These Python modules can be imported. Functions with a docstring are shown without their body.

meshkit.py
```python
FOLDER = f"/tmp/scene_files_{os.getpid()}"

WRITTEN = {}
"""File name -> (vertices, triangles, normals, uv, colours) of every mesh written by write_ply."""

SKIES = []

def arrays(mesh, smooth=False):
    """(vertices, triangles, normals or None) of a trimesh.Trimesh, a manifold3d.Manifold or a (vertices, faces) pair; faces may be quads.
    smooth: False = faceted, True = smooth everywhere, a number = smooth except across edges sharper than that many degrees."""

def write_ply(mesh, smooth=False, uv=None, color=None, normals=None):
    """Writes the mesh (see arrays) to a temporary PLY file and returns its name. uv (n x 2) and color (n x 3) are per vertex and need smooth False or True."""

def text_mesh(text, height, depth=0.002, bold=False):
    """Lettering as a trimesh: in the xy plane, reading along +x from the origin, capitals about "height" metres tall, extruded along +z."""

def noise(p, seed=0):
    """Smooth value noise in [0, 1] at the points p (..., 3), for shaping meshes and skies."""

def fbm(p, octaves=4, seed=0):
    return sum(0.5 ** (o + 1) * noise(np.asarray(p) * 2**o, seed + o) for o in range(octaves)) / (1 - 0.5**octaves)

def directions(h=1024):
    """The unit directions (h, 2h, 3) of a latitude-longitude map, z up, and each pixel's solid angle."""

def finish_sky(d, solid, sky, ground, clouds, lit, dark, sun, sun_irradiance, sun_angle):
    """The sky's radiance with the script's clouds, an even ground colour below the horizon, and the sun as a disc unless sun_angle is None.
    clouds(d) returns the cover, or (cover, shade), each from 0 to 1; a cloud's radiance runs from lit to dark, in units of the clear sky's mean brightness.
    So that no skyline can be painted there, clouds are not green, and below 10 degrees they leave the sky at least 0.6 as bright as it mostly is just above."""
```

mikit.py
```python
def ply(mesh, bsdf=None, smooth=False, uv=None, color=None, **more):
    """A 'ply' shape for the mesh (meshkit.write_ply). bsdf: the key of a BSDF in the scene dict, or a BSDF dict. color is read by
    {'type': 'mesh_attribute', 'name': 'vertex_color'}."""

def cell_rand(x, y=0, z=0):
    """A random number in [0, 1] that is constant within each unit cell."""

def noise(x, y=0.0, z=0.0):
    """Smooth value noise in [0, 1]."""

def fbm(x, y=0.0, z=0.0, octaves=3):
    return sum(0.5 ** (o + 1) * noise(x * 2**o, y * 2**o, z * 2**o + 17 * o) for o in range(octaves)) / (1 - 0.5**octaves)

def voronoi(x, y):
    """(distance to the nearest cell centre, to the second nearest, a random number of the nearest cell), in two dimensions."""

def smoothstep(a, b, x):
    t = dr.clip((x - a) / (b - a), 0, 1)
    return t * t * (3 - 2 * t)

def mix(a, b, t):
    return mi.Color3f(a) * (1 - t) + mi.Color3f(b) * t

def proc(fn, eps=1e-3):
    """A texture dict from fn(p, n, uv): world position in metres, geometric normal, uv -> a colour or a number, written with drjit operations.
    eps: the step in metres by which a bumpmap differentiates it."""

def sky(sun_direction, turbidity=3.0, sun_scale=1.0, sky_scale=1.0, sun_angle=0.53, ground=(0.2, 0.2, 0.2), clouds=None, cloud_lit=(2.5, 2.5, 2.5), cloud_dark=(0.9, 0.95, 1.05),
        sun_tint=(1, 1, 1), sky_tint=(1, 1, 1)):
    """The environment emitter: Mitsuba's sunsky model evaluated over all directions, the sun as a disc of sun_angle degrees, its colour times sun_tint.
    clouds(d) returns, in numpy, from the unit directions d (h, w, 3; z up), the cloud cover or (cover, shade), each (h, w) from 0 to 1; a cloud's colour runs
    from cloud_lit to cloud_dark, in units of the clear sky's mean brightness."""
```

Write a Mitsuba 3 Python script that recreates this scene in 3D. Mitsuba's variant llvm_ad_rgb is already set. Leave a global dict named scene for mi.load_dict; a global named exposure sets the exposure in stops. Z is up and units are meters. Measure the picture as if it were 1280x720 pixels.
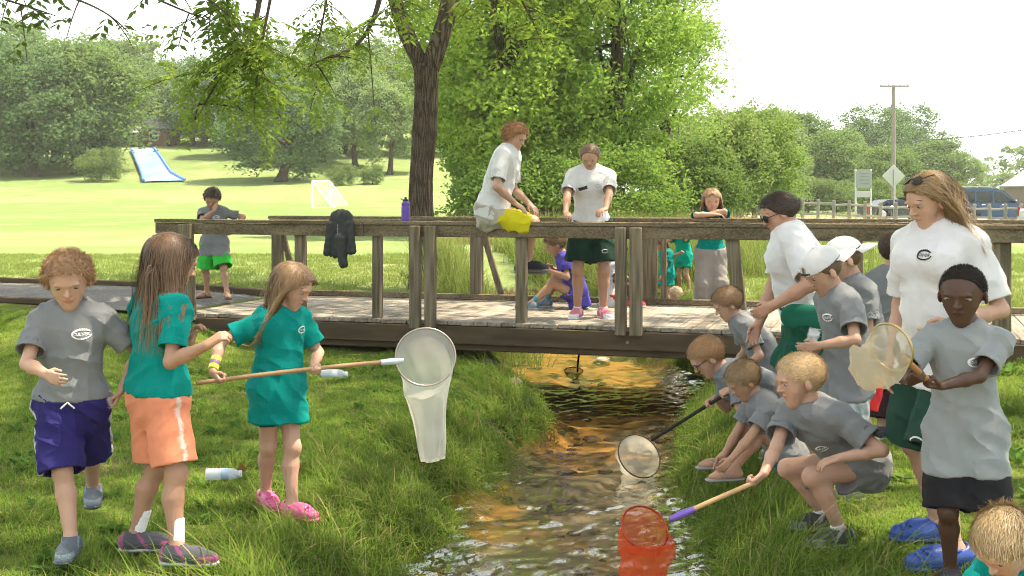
import math, numpy as np, trimesh, manifold3d, shapely, drjit as dr, mitsuba as mi
import mikit, meshkit
from mikit import ply, proc
from shapely.geometry import Polygon, Point, LineString
T = mi.ScalarTransform4f
F, CAMZ, HZ = 1545.0, 1.6, 245.0          # focal length and horizon row in pixels of the 1280 x 720 photograph, eye height in metres

# ------------------------------------------------------------------ camera, sky, exposure
scene, labels = {}, {}
exposure = 3.2
SUN = np.array([0.42, 0.06, 0.90]); SUN = SUN / np.linalg.norm(SUN)
def veil(d):
    n = meshkit.fbm(d * [3.0, 3.0, 7.0] + 5.0, 4, 3)
    return np.clip(0.72 + 0.5 * (n - 0.5), 0, 1), np.clip(0.25 * (n - 0.3), 0, 1)
scene['sky'] = mikit.sky(SUN.tolist(), turbidity=3, sun_scale=0.9, clouds=veil, cloud_lit=(2.5, 2.5, 2.5), cloud_dark=(1.7, 1.73, 1.78), ground=(0.12, 0.16, 0.06))
HAZE = 0.0004
scene['air'] = {'type': 'homogeneous', 'albedo': {'type': 'rgb', 'value': [0.95, 0.955, 0.96]}, 'sigma_t': HAZE}
scene['camera'] = {'type': 'perspective', 'fov': 2 * math.degrees(math.atan(640 / F)), 'fov_axis': 'x', 'near_clip': 0.1, 'medium': {'type': 'ref', 'id': 'air'}, 'far_clip': 3000.0,
                   'principal_point_offset_y': (360.0 - HZ) / 720.0,
                   'to_world': T().look_at(origin=[0, 0, CAMZ], target=[0, 10, CAMZ], up=[0, 0, 1])}

# ------------------------------------------------------------------ small helpers
_count = {}
def key_for(name, parent=None):
    k = name if parent is None else parent + '__' + name
    n = _count.get(k, 0); _count[k] = n + 1
    return k if n == 0 else '%s_%03d' % (k, n)
def thing(name, label, cat=None, group=None, kind=None):
    k = key_for(name); d = {'label': label}
    if cat: d['category'] = cat
    if group: d['group'] = group
    if kind: d['kind'] = kind
    labels[k] = d
    return k
def part(name, parent, mesh, bsdf, smooth=False, color=None, label=None, kind=None, **kw):
    k = key_for(name, parent)
    put(k, mesh, bsdf, smooth, color, **kw)
    if label or kind: labels[k] = {a: b for a, b in (('label', label), ('kind', kind)) if b}
    return k
def put(k, mesh, bsdf, smooth=False, color=None, **kw):
    if color is not None:
        v = mesh[0] if isinstance(mesh, tuple) else mesh.vertices
        color = np.asarray(color, float)
        if color.ndim == 1: color = np.tile(color, (len(v), 1))
        if smooth is not False and smooth is not True: smooth = False
    scene[k] = ply(mesh, bsdf, smooth, color=color, **kw)
def at(px, py, Y):
    return np.array([(px - 640) / F * Y, Y, CAMZ - (py - HZ) / F * Y])
def unit(v):
    v = np.asarray(v, float); return v / (np.linalg.norm(v) + 1e-12)
def sstep(a, b, x):
    t = np.clip((x - a) / (b - a), 0, 1); return t * t * (3 - 2 * t)
def cat(meshes):
    meshes = [m if isinstance(m, tuple) else (np.asarray(m.vertices), np.asarray(m.faces)) for m in meshes]
    off = np.cumsum([0] + [len(m[0]) for m in meshes])
    return np.vstack([m[0] for m in meshes]), np.vstack([np.asarray(m[1]) + o for m, o in zip(meshes, off)])
def tube(pts, rad, sides=8, caps=True, close=False):
    p = np.asarray(pts, float); n = len(p); rad = np.broadcast_to(rad, (n,)).astype(float)
    if close: t = np.roll(p, -1, 0) - np.roll(p, 1, 0)
    else: t = np.gradient(p, axis=0)
    t /= np.linalg.norm(t, axis=1, keepdims=True) + 1e-12
    a = np.zeros_like(p); ref = np.array([0, 0, 1.0]) if abs(t[0][2]) < 0.9 else np.array([1.0, 0, 0])
    a[0] = unit(np.cross(t[0], ref))
    for i in range(1, n):
        v = a[i - 1] - t[i] * (a[i - 1] @ t[i]); a[i] = unit(v)
    b = np.cross(t, a); ang = np.arange(sides) * 2 * math.pi / sides
    v = p[:, None] + rad[:, None, None] * (np.cos(ang)[None, :, None] * a[:, None] + np.sin(ang)[None, :, None] * b[:, None])
    m = n if close else n - 1
    i, j = np.meshgrid(np.arange(m), np.arange(sides), indexing='ij')
    i2 = (i + 1) % n; j2 = (j + 1) % sides
    q = np.stack([i * sides + j, i * sides + j2, i2 * sides + j2, i2 * sides + j], -1).reshape(-1, 4)
    f = np.vstack([q[:, [0, 1, 2]], q[:, [0, 2, 3]]]); v = v.reshape(-1, 3)
    if caps and not close:
        v = np.vstack([v, p[:1], p[-1:]]); k = len(v) - 2; j = np.arange(sides); j2 = (j + 1) % sides
        f = np.vstack([f, np.stack([j2, j, 0 * j + k], 1), np.stack([(n - 1) * sides + j, (n - 1) * sides + j2, 0 * j + k + 1], 1)])
    return v, f
def frame(d, up=(0, 0, 1)):
    z = unit(d); x = np.cross(up, z)
    x = unit(x) if np.linalg.norm(x) > 1e-3 else unit(np.cross((0, 1, 0), z))
    return np.stack([x, np.cross(z, x), z], 1)
_box = None
def cbox(size, ch=0.006):
    """A box with chamfered edges, centred."""
    s = np.asarray(size, float) / 2; ch = min(ch, s.min() * 0.45)
    pts = [np.array([sx, sy, sz]) * (s - np.eye(3)[k] * 0 - ch * (1 - np.eye(3)[k])) for sx in (-1, 1) for sy in (-1, 1) for sz in (-1, 1) for k in range(3)]
    m = manifold3d.Manifold.hull_points(np.array(pts))
    m = m.to_mesh(); return np.array(m.vert_properties[:, :3], float), np.array(m.tri_verts, int)
def xf(mesh, R=None, t=(0, 0, 0)):
    v = np.asarray(mesh[0], float)
    if R is not None: v = v @ np.asarray(R).T
    return v + np.asarray(t), mesh[1]
def beam(a, b, w, h, ch=0.006, up=(0, 0, 1), roll=0.0):
    """Chamfered timber from a to b; h is measured along up."""
    a, b = np.asarray(a, float), np.asarray(b, float); z = unit(b - a)
    u = np.asarray(up, float); y = unit(u - z * (u @ z)); x = np.cross(y, z)
    return xf(cbox((w, h, np.linalg.norm(b - a)), ch), np.stack([x, y, z], 1), (a + b) / 2)
def flatpoly(poly, depth):
    m = trimesh.creation.extrude_polygon(poly, depth, engine='earcut'); return np.array(m.vertices), np.array(m.faces)

# ------------------------------------------------------------------ materials (colour of most things is carried per vertex: dye, skin tone, leaf tone)
VC = {'type': 'mesh_attribute', 'name': 'vertex_color'}
def mat(name, d): scene[name] = d; return name
mat('skin', {'type': 'principled', 'base_color': VC, 'roughness': 0.5, 'specular': 0.4})
mat('cloth', {'type': 'twosided', 'b': {'type': 'principled', 'base_color': VC, 'roughness': 0.9, 'specular': 0.15, 'sheen': 0.3}})
mat('hair', {'type': 'twosided', 'b': {'type': 'principled', 'base_color': VC, 'roughness': 0.5, 'specular': 0.4}})
mat('plastic', {'type': 'twosided', 'b': {'type': 'principled', 'base_color': VC, 'roughness': 0.35, 'specular': 0.5}})
mat('matte', {'type': 'twosided', 'b': {'type': 'principled', 'base_color': VC, 'roughness': 0.85, 'specular': 0.2}})
mat('paint', {'type': 'twosided', 'b': {'type': 'principled', 'base_color': VC, 'roughness': 0.25, 'specular': 0.5, 'clearcoat': 0.8, 'clearcoat_gloss': 0.9}})
mat('metal', {'type': 'twosided', 'b': {'type': 'principled', 'base_color': VC, 'roughness': 0.35, 'metallic': 0.9}})
mat('leaf', {'type': 'principledthin', 'base_color': VC, 'roughness': 0.45, 'diff_trans': 1.0, 'spec_trans': 0.0, 'eta': 1.4})
mat('blade', {'type': 'principledthin', 'base_color': VC, 'roughness': 0.5, 'diff_trans': 0.9, 'spec_trans': 0.0, 'eta': 1.35})
mat('netting', {'type': 'blendbsdf', 'weight': 0.47, 'a': {'type': 'principledthin', 'base_color': VC, 'roughness': 0.8, 'diff_trans': 1.1, 'spec_trans': 0.0, 'eta': 1.2}, 'b': {'type': 'null'}})
mat('clear_plastic', {'type': 'thindielectric', 'int_ior': 1.45, 'specular_transmittance': {'type': 'rgb', 'value': [0.85, 0.9, 0.95]}})
mat('frosted_plastic', {'type': 'principledthin', 'base_color': {'type': 'rgb', 'value': [0.72, 0.78, 0.82]}, 'roughness': 0.15, 'spec_trans': 0.2, 'diff_trans': 0.7, 'eta': 1.5})
mat('window_glass', {'type': 'principled', 'base_color': {'type': 'rgb', 'value': [0.03, 0.04, 0.05]}, 'roughness': 0.08, 'specular': 0.6})
def _wood(p, n, uv):
    g = mikit.fbm(p.x * 5 + p.y * 9, p.y * 3 + p.z * 7, p.z * 5, 4)
    f = mikit.noise((p.x * 0.296 + p.y * 0.955) * 6, (p.x * 0.955 - p.y * 0.296) * 70, p.z * 70)
    return mikit.mix((0.075, 0.055, 0.030), (0.22, 0.175, 0.11), mikit.smoothstep(0.25, 0.75, g * 0.6 + f * 0.4))
mat('rail_wood', {'type': 'principled', 'base_color': proc(_wood), 'roughness': 0.8, 'specular': 0.25})
def _deck(p, n, uv):
    s = p.x * 0.955 - p.y * 0.296; o = p.x * 0.296 + p.y * 0.955
    r = mikit.cell_rand(s / 0.14, 3.0, 1.0)
    f = mikit.noise(s * 60, o * 3, p.z * 40); g = mikit.fbm(s * 4, o * 2.5, 0.0, 4)
    return mikit.mix((0.135, 0.115, 0.088), (0.30, 0.268, 0.212), mikit.smoothstep(0.2, 0.8, 0.4 * f + 0.35 * g + 0.25 * r))
mat('deck_wood', {'type': 'principled', 'base_color': proc(_deck), 'roughness': 0.8, 'specular': 0.25})
def _beam(p, n, uv):
    g = mikit.fbm(p.x * 3, p.y * 3, p.z * 12, 4)
    return mikit.mix((0.035, 0.025, 0.015), (0.115, 0.085, 0.05), g)
mat('beam_wood', {'type': 'principled', 'base_color': proc(_beam), 'roughness': 0.85, 'specular': 0.2})
def _barkb(p, n, uv):
    a = dr.atan2(p.x + 1.24, p.y - 17.4)
    v = mikit.voronoi(a * 7 + 0.5 * mikit.noise(p.z * 3, a * 2, 0.0), p.z * 3.2)
    return mikit.smoothstep(0.0, 0.4, v[1] - v[0]) + 0.4 * mikit.fbm(p.x * 40, p.y * 40, p.z * 20, 2)
def _bark(p, n, uv):
    g = _barkb(p, n, uv)
    return mikit.mix((0.045, 0.034, 0.024), (0.17, 0.135, 0.10), g * 0.75)
mat('bark', {'type': 'bumpmap', 'arbitrary': proc(_barkb, 0.004), 'scale': 0.03, 'b': {'type': 'principled', 'base_color': proc(_bark), 'roughness': 0.9, 'specular': 0.15}})
def _postw(p, n, uv):
    g = mikit.fbm(p.x * 6 + 3, p.y * 6, p.z * 1.5, 3); f = mikit.noise(p.x * 75, p.y * 75, p.z * 3.5)
    return mikit.mix((0.08, 0.063, 0.038), (0.22, 0.185, 0.125), mikit.smoothstep(0.2, 0.8, g * 0.5 + f * 0.5))
mat('post_wood', {'type': 'principled', 'base_color': proc(_postw), 'roughness': 0.8, 'specular': 0.25})
mat('far_bark', {'type': 'diffuse', 'reflectance': {'type': 'rgb', 'value': [0.09, 0.07, 0.05]}})

# ------------------------------------------------------------------ the land
BA, BD, BN = np.array([-3.7, 13.0]), np.array([0.9550, -0.2966]), np.array([0.2966, 0.9550])   # bridge: left end of near rail, along, across
def bp(s, o, z): q = BA + BD * s + BN * o; return np.array([q[0], q[1], z])
SY = np.array([0, 2.0, 4.0, 6.3, 8.5, 10.0, 11.0, 12.8, 15.5, 20.0, 28.0, 40.0, 60.0])
SL = np.array([-1.9, -1.5, -1.0, -0.46, -0.10, 0.34, 0.40, 0.10, -0.1, -0.5, -1.8, -5.0, -12.0])
SR = np.array([0.5, 0.6, 0.72, 0.87, 1.02, 1.3, 1.55, 1.9, 1.75, 1.0, -0.2, -3.6, -10.8])
WZ = -0.30
def bank_dist(x, y):
    wob = 0.16 * (meshkit.noise(np.stack([x * 0 + 3.1, y * 1.7, y * 0], -1), 5) - 0.5) + 0.10 * (meshkit.noise(np.stack([x * 2, y * 5, y * 0], -1), 6) - 0.5)
    return np.maximum(np.interp(y, SY, SL) - x, x - np.interp(y, SY, SR)) + wob
def gz(x, y):
    x, y = np.broadcast_arrays(np.asarray(x, float), np.asarray(y, float))
    s = (x - BA[0]) * BD[0] + (y - BA[1]) * BD[1]; o = (x - BA[0]) * BN[0] + (y - BA[1]) * BN[1]
    ends = np.clip(sstep(1.4, 0.1, s) + sstep(7.6, 9.0, s), 0, 1)
    rise = 0.33 * sstep(-3.0, 0.2, o) * ends + 0.06 * (1 - ends) * sstep(-2, 1, o)
    rise = np.maximum(rise, 0.33 * sstep(2.6, 5.5, o))
    z = rise + 0.36 * sstep(20, 85, y) + 0.0 * x
    z = z - 0.45 * sstep(25, 60, y) * sstep(6, 22, x)                                  # the road side lies lower
    left = sstep(16, -3, x - 0.05 * (y - 100))
    z = z + left * np.interp(y, [60, 76, 86, 94, 102, 112, 122, 134, 165, 200], [0, 0.05, .6, 1.25, 1.95, 2.85, 4.2, 5.9, 8.8, 12.3]) + (1 - left) * 1.5 * sstep(110, 240, y)
    z = z + left * 20 * sstep(200, 420, y)
    tex = 0.05 * (meshkit.fbm(np.stack([x * 0.9, y * 0.9, x * 0], -1), 3, 2) - 0.5)
    z = z + tex * sstep(60, 15, y) * np.where(np.abs(o - 1.2) < 1.5, 0.3, 1.0)
    bd = bank_dist(x, y)
    k = (0.55 * sstep(1.0, -0.12, bd) + 0.45 * sstep(0.42, -0.12, bd)) * sstep(24, 20.5, y)
    bed = -0.45 + 0.07 * (meshkit.fbm(np.stack([x * 2.2, y * 1.6, x * 0], -1), 3, 9) - 0.5) * 2 - 0.1 * sstep(10.5, 13, y)
    return z * (1 - k) + bed * k
def axis(lo, hi, fine, far, g=1.16):
    a = list(np.arange(lo, hi, fine)); st = fine
    while a[-1] < far[1]: st *= g; a.append(a[-1] + st)
    b = [lo]; st = fine
    while b[-1] > far[0]: st *= g; b.append(b[-1] - st)
    return np.array(b[:0:-1] + a)
gxs, gys = axis(-4.6, 5.2, 0.07, (-700, 700)), axis(3.6, 17.0, 0.07, (-60, 900), 1.12)
GX, GY = np.meshgrid(gxs, gys, indexing='ij')
def gridmesh(X, Y, Z):
    n, m = X.shape; i, j = np.meshgrid(np.arange(n - 1), np.arange(m - 1), indexing='ij')
    q = np.stack([i * m + j, (i + 1) * m + j, (i + 1) * m + j + 1, i * m + j + 1], -1).reshape(-1, 4)
    return np.stack([X, Y, Z], -1).reshape(-1, 3), np.vstack([q[:, [0, 1, 2]], q[:, [0, 2, 3]]])
GZ = gz(GX, GY)
BDIST = bank_dist(GX, GY)
def _ground(p, n, uv):
    a = mikit.fbm(p.x * 0.7, p.y * 0.7, 0.0, 4); b = mikit.fbm(p.x * 16, p.y * 11, p.z * 10, 3); c = mikit.fbm(p.x * 0.06, p.y * 0.1, 0.0, 3)
    green = mikit.mix((0.07, 0.10, 0.02), (0.17, 0.205, 0.05), a * 0.5 + b * 0.5)
    field = mikit.mix((0.15, 0.213, 0.07), (0.205, 0.262, 0.10), mikit.smoothstep(0.3, 0.7, 0.6 * c + 0.4 * a))
    dry = mikit.mix(field, (0.28, 0.26, 0.15), 0.35 * mikit.smoothstep(0.52, 0.75, mikit.fbm(p.x * 0.3 + 9, p.y * 0.35, 0.0, 3)))
    green = mikit.mix(green, (0.115, 0.09, 0.055), 0.75 * mikit.smoothstep(0.62, 0.72, mikit.fbm(p.x * 1.1 + 5, p.y * 1.1, 1.0, 4)))
    g = mikit.mix(green, dry, mikit.smoothstep(14.5, 19.0, p.y + 1.5 * (a - 0.5)))
    soil = mikit.mix((0.03, 0.022, 0.014), (0.11, 0.08, 0.05), b)
    bed = mikit.mix((0.235, 0.21, 0.16), (0.52, 0.31, 0.11), mikit.smoothstep(0.44, 0.62, mikit.fbm(p.x * 1.3 + 4.3, p.y * 0.8 + 1.7, 0.0, 3)))
    bed = mikit.mix(bed, (0.06, 0.055, 0.04), mikit.smoothstep(0.5, 0.75, mikit.fbm(p.x * 6, p.y * 5, 3.0, 3)) * 0.8)
    near = mikit.smoothstep(40.0, 30.0, p.y)
    g = mikit.mix(g, soil, near * mikit.smoothstep(0.02, -0.14, p.z + 0.12 * (b - 0.5)))
    return mikit.mix(g, bed, near * mikit.smoothstep(-0.25, -0.34, p.z))
mat('ground_mat', {'type': 'diffuse', 'reflectance': proc(_ground)})
scene['ground'] = ply(gridmesh(GX, GY, GZ), 'ground_mat', True); labels['ground'] = {'label': 'mown grass field, stream banks and wooded rise beyond the field', 'kind': 'structure'}

# water: a rippled sheet over the bed
wy = np.arange(2.5, 21, 0.035); wx = np.linspace(-0.12, 1.12, 76)
WY, U = np.meshgrid(wy, wx, indexing='ij'); l, r = np.interp(WY, SY, SL) - 0.25, np.interp(WY, SY, SR) + 0.25
WX = l + (r - l) * U
flow = np.stack([WX * 11, WY * 7.5, WX * 0], -1)
amp = 0.005 + 0.006 * sstep(10.5, 7.5, WY) + 0.009 * np.exp(-((WY - 12.6) / 2.2) ** 2)
rip = (meshkit.fbm(flow, 3, 31) - 0.5) + 0.5 * (1 - np.abs(2 * meshkit.noise(flow * 1.9 + 7, 33) - 1) - 0.5)
WATZ = WZ + amp * rip * 1.6 + 0.012 * sstep(10, 6.5, WY) * (meshkit.noise(np.stack([WX * 2.5, WY * 1.8, WX * 0], -1), 35) - 0.5)
mat('water', {'type': 'thindielectric', 'int_ior': 1.5, 'specular_transmittance': {'type': 'rgb', 'value': [0.90, 0.85, 0.72]}})
scene['stream'] = ply(gridmesh(WX, WY, WATZ), 'water', True); labels['stream'] = {'label': 'shallow rippling stream over brown silt, flowing under the footbridge', 'kind': 'structure'}

# ------------------------------------------------------------------ distance-field modelling (bodies, clothes, bags)
class Cone:
    def __init__(s, a, b, ra, rb, flat=None, ratio=1.0, cut=False, cuta=False):
        s.a, s.b, s.ra, s.rb, s.flat, s.ratio, s.cut, s.cuta = np.asarray(a, float), np.asarray(b, float), ra, rb, flat, ratio, cut, cuta
        r = max(ra, rb) * max(1.0, 1.0 / min(ratio, 1.0)); s.lo, s.hi = np.minimum(s.a, s.b) - r, np.maximum(s.a, s.b) + r
    def grow(s, e): return Cone(s.a, s.b, s.ra + e, s.rb + e, s.flat, s.ratio, s.cut, s.cuta)
    def d(s, x, y, z):
        v = s.b - s.a; bb = max(float(v @ v), 1e-12)
        dx, dy, dz = x - np.float32(s.a[0]), y - np.float32(s.a[1]), z - np.float32(s.a[2])
        t0 = (dx * np.float32(v[0]) + dy * np.float32(v[1]) + dz * np.float32(v[2])) / np.float32(bb)
        t = np.clip(t0, 0, 1)
        qx, qy, qz = dx - t * np.float32(v[0]), dy - t * np.float32(v[1]), dz - t * np.float32(v[2])
        q = qx * qx + qy * qy + qz * qz
        if s.flat is not None:
            n = s.flat; c = qx * np.float32(n[0]) + qy * np.float32(n[1]) + qz * np.float32(n[2]); q = q + c * c * np.float32(s.ratio ** 2 - 1)
        d = np.sqrt(np.maximum(q, 0)) - (np.float32(s.ra) + t * np.float32(s.rb - s.ra))
        if s.cut: d = np.maximum(d, (t0 - 1) * np.float32(math.sqrt(bb)))
        if s.cuta: d = np.maximum(d, -t0 * np.float32(math.sqrt(bb)))
        return d
class Ell:
    def __init__(s, c, R, rad):
        s.c, s.R, s.rad = np.asarray(c, float), np.asarray(R, float), np.asarray(rad, float)
        e = np.sqrt(((s.R * s.rad[None, :]) ** 2).sum(1)); s.lo, s.hi = s.c - e, s.c + e
    def grow(s, e): return Ell(s.c, s.R, s.rad + e)
    def d(s, x, y, z):
        dx, dy, dz = x - np.float32(s.c[0]), y - np.float32(s.c[1]), z - np.float32(s.c[2]); q = q2 = 0
        for k in range(3):
            w = dx * np.float32(s.R[0, k]) + dy * np.float32(s.R[1, k]) + dz * np.float32(s.R[2, k])
            q = q + (w / np.float32(s.rad[k])) ** 2; q2 = q2 + (w / np.float32(s.rad[k] ** 2)) ** 2
        k0 = np.sqrt(q); return k0 * (k0 - 1) / np.maximum(np.sqrt(q2), 1e-6)
class Half:      # keeps the side that n points away from
    def __init__(s, p, n): s.p, s.n = np.asarray(p, float), unit(n)
    def d(s, x, y, z): return (x - np.float32(s.p[0])) * np.float32(s.n[0]) + (y - np.float32(s.p[1])) * np.float32(s.n[1]) + (z - np.float32(s.p[2])) * np.float32(s.n[2])
class Fn:
    def __init__(s, fn): s.fn = fn
    def d(s, x, y, z): return s.fn(x, y, z)
def field(adds, h, subs=(), halves=(), shell=None):
    """adds: (prim, k) smooth unions; subs: (prim, k) cuts; halves: planes kept below."""
    lo = np.min([p.lo for p, _ in adds], 0) - 3 * h; hi = np.max([p.hi for p, _ in adds], 0) + 3 * h
    n = np.ceil((hi - lo) / h).astype(int) + 1
    ax = [(lo[k] + h * np.arange(n[k])).astype(np.float32) for k in range(3)]
    D = np.full(n, 0.5, np.float32)
    def box(p, pad):
        s = []
        for k in range(3):
            i0 = max(0, int((p.lo[k] - pad - lo[k]) / h)); i1 = min(n[k], int((p.hi[k] + pad - lo[k]) / h) + 2); s.append(slice(i0, max(i1, i0)))
        return tuple(s)
    def co(s): return ax[0][s[0]][:, None, None], ax[1][s[1]][None, :, None], ax[2][s[2]][None, None, :]
    for p, k in adds:
        s = box(p, k + 2.5 * h); d = p.d(*co(s)); A = D[s]
        if k > 0:
            w = np.maximum(k - np.abs(A - d), 0) / k; D[s] = np.minimum(A, d) - w * w * k * 0.25
        else: D[s] = np.minimum(A, d)
    for p, k in subs:
        s = box(p, k + 2.5 * h) if hasattr(p, 'lo') else (slice(None),) * 3; d = -p.d(*co(s)); A = D[s]
        if k > 0:
            w = np.maximum(k - np.abs(A - d), 0) / k; D[s] = np.maximum(A, d) + w * w * k * 0.25
        else: D[s] = np.maximum(A, d)
    s = (slice(None),) * 3
    for p in halves: D = np.maximum(D, p.d(*co(s)))
    for k in range(3):
        for e in (0, -1):
            i = [slice(None)] * 3; i[k] = e; D[tuple(i)] = 0.5
    return D, lo, h
def nets(D, lo, h):
    """Naive surface nets."""
    S = D < 0; nx, ny, nz = D.shape
    c = np.zeros((nx - 1, ny - 1, nz - 1), np.uint8)
    for a, b, d in np.ndindex(2, 2, 2): c += S[a:nx - 1 + a, b:ny - 1 + b, d:nz - 1 + d]
    act = np.flatnonzero((c > 0) & (c < 8)); sh = c.shape
    I, J, K = np.unravel_index(act, sh)
    val = {}
    for a, b, d in np.ndindex(2, 2, 2): val[a, b, d] = D[I + a, J + b, K + d]
    acc = np.zeros((len(act), 3), np.float32); num = np.zeros(len(act), np.float32)
    for k in range(3):
        for a, b in np.ndindex(2, 2):
            o0 = [a, b]; o0.insert(k, 0); o1 = [a, b]; o1.insert(k, 1)
            v0, v1 = val[tuple(o0)], val[tuple(o1)]; m = (v0 < 0) != (v1 < 0)
            t = np.where(m, v0 / np.where(m, v0 - v1, 1), 0); num += m
            for q in range(3): acc[:, q] += m * (t if q == k else o0[q])
    V = (np.stack([I, J, K], 1) + acc / num[:, None]) * h + lo
    idx = np.full(sh, -1, np.int32); idx.ravel()[act] = np.arange(len(act))
    Fs = []
    for k in range(3):
        s0 = [slice(1, -1)] * 3; s0[k] = slice(0, -1); s1 = [slice(1, -1)] * 3; s1[k] = slice(1, None)
        A, B = S[tuple(s0)], S[tuple(s1)]
        for flip in (0, 1):
            w = np.argwhere((A & ~B) if flip == 0 else (~A & B))
            if not len(w): continue
            u, v = [q for q in range(3) if q != k]; w = w.copy()
            e = np.zeros((len(w), 4, 3), int) + w[:, None, :]
            # grid corner = w + 1 on u and v; the four cells round the edge
            for m, (du, dv) in enumerate(((0, 0), (1, 0), (1, 1), (0, 1))): e[:, m, u] += du; e[:, m, v] += dv
            q = idx[e[..., 0], e[..., 1], e[..., 2]]
            if (flip == 0) != (k == 1): Fs.append(q)
            else: Fs.append(q[:, ::-1])
    Q = np.vstack(Fs)
    d1 = np.linalg.norm(V[Q[:, 0]] - V[Q[:, 2]], axis=1) < np.linalg.norm(V[Q[:, 1]] - V[Q[:, 3]], axis=1)
    f = np.vstack([Q[d1][:, [0, 1, 2]], Q[d1][:, [0, 2, 3]], Q[~d1][:, [1, 2, 3]], Q[~d1][:, [1, 3, 0]]])
    return V.astype(float), f
def vnormals(v, f):
    n = np.zeros_like(v); fn = np.cross(v[f[:, 1]] - v[f[:, 0]], v[f[:, 2]] - v[f[:, 0]])
    for k in range(3): np.add.at(n, f[:, k], fn)
    return n / (np.linalg.norm(n, axis=1, keepdims=True) + 1e-12)
def relax(v, f, it=2, lam=0.5):
    e = np.vstack([f[:, [0, 1]], f[:, [1, 2]], f[:, [2, 0]]]); n = len(v)
    from scipy.sparse import coo_matrix
    A = coo_matrix((np.ones(len(e) * 2), (np.r_[e[:, 0], e[:, 1]], np.r_[e[:, 1], e[:, 0]])), shape=(n, n)).tocsr(); A.data[:] = 1
    d = np.asarray(A.sum(1)).ravel() + 1e-9
    for i in range(it):
        for w in (lam, -lam * 1.04): v = v + w * ((A @ v) / d[:, None] - v)
    return v
def thin_out(v, f, tol):
    m = manifold3d.Manifold(manifold3d.Mesh(np.asarray(v, np.float32), np.asarray(f, np.uint32)))
    if m.status() != manifold3d.Error.NoError: return v, f
    m = m.simplify(tol).to_mesh(); return np.array(m.vert_properties[:, :3], float), np.array(m.tri_verts, int)
def sdf_mesh(adds, h, subs=(), halves=(), it=2, tol=0):
    v, f = nets(*field(adds, h, subs, halves)); v = relax(v, f, it); return thin_out(v, f, tol) if tol else (v, f)

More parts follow.
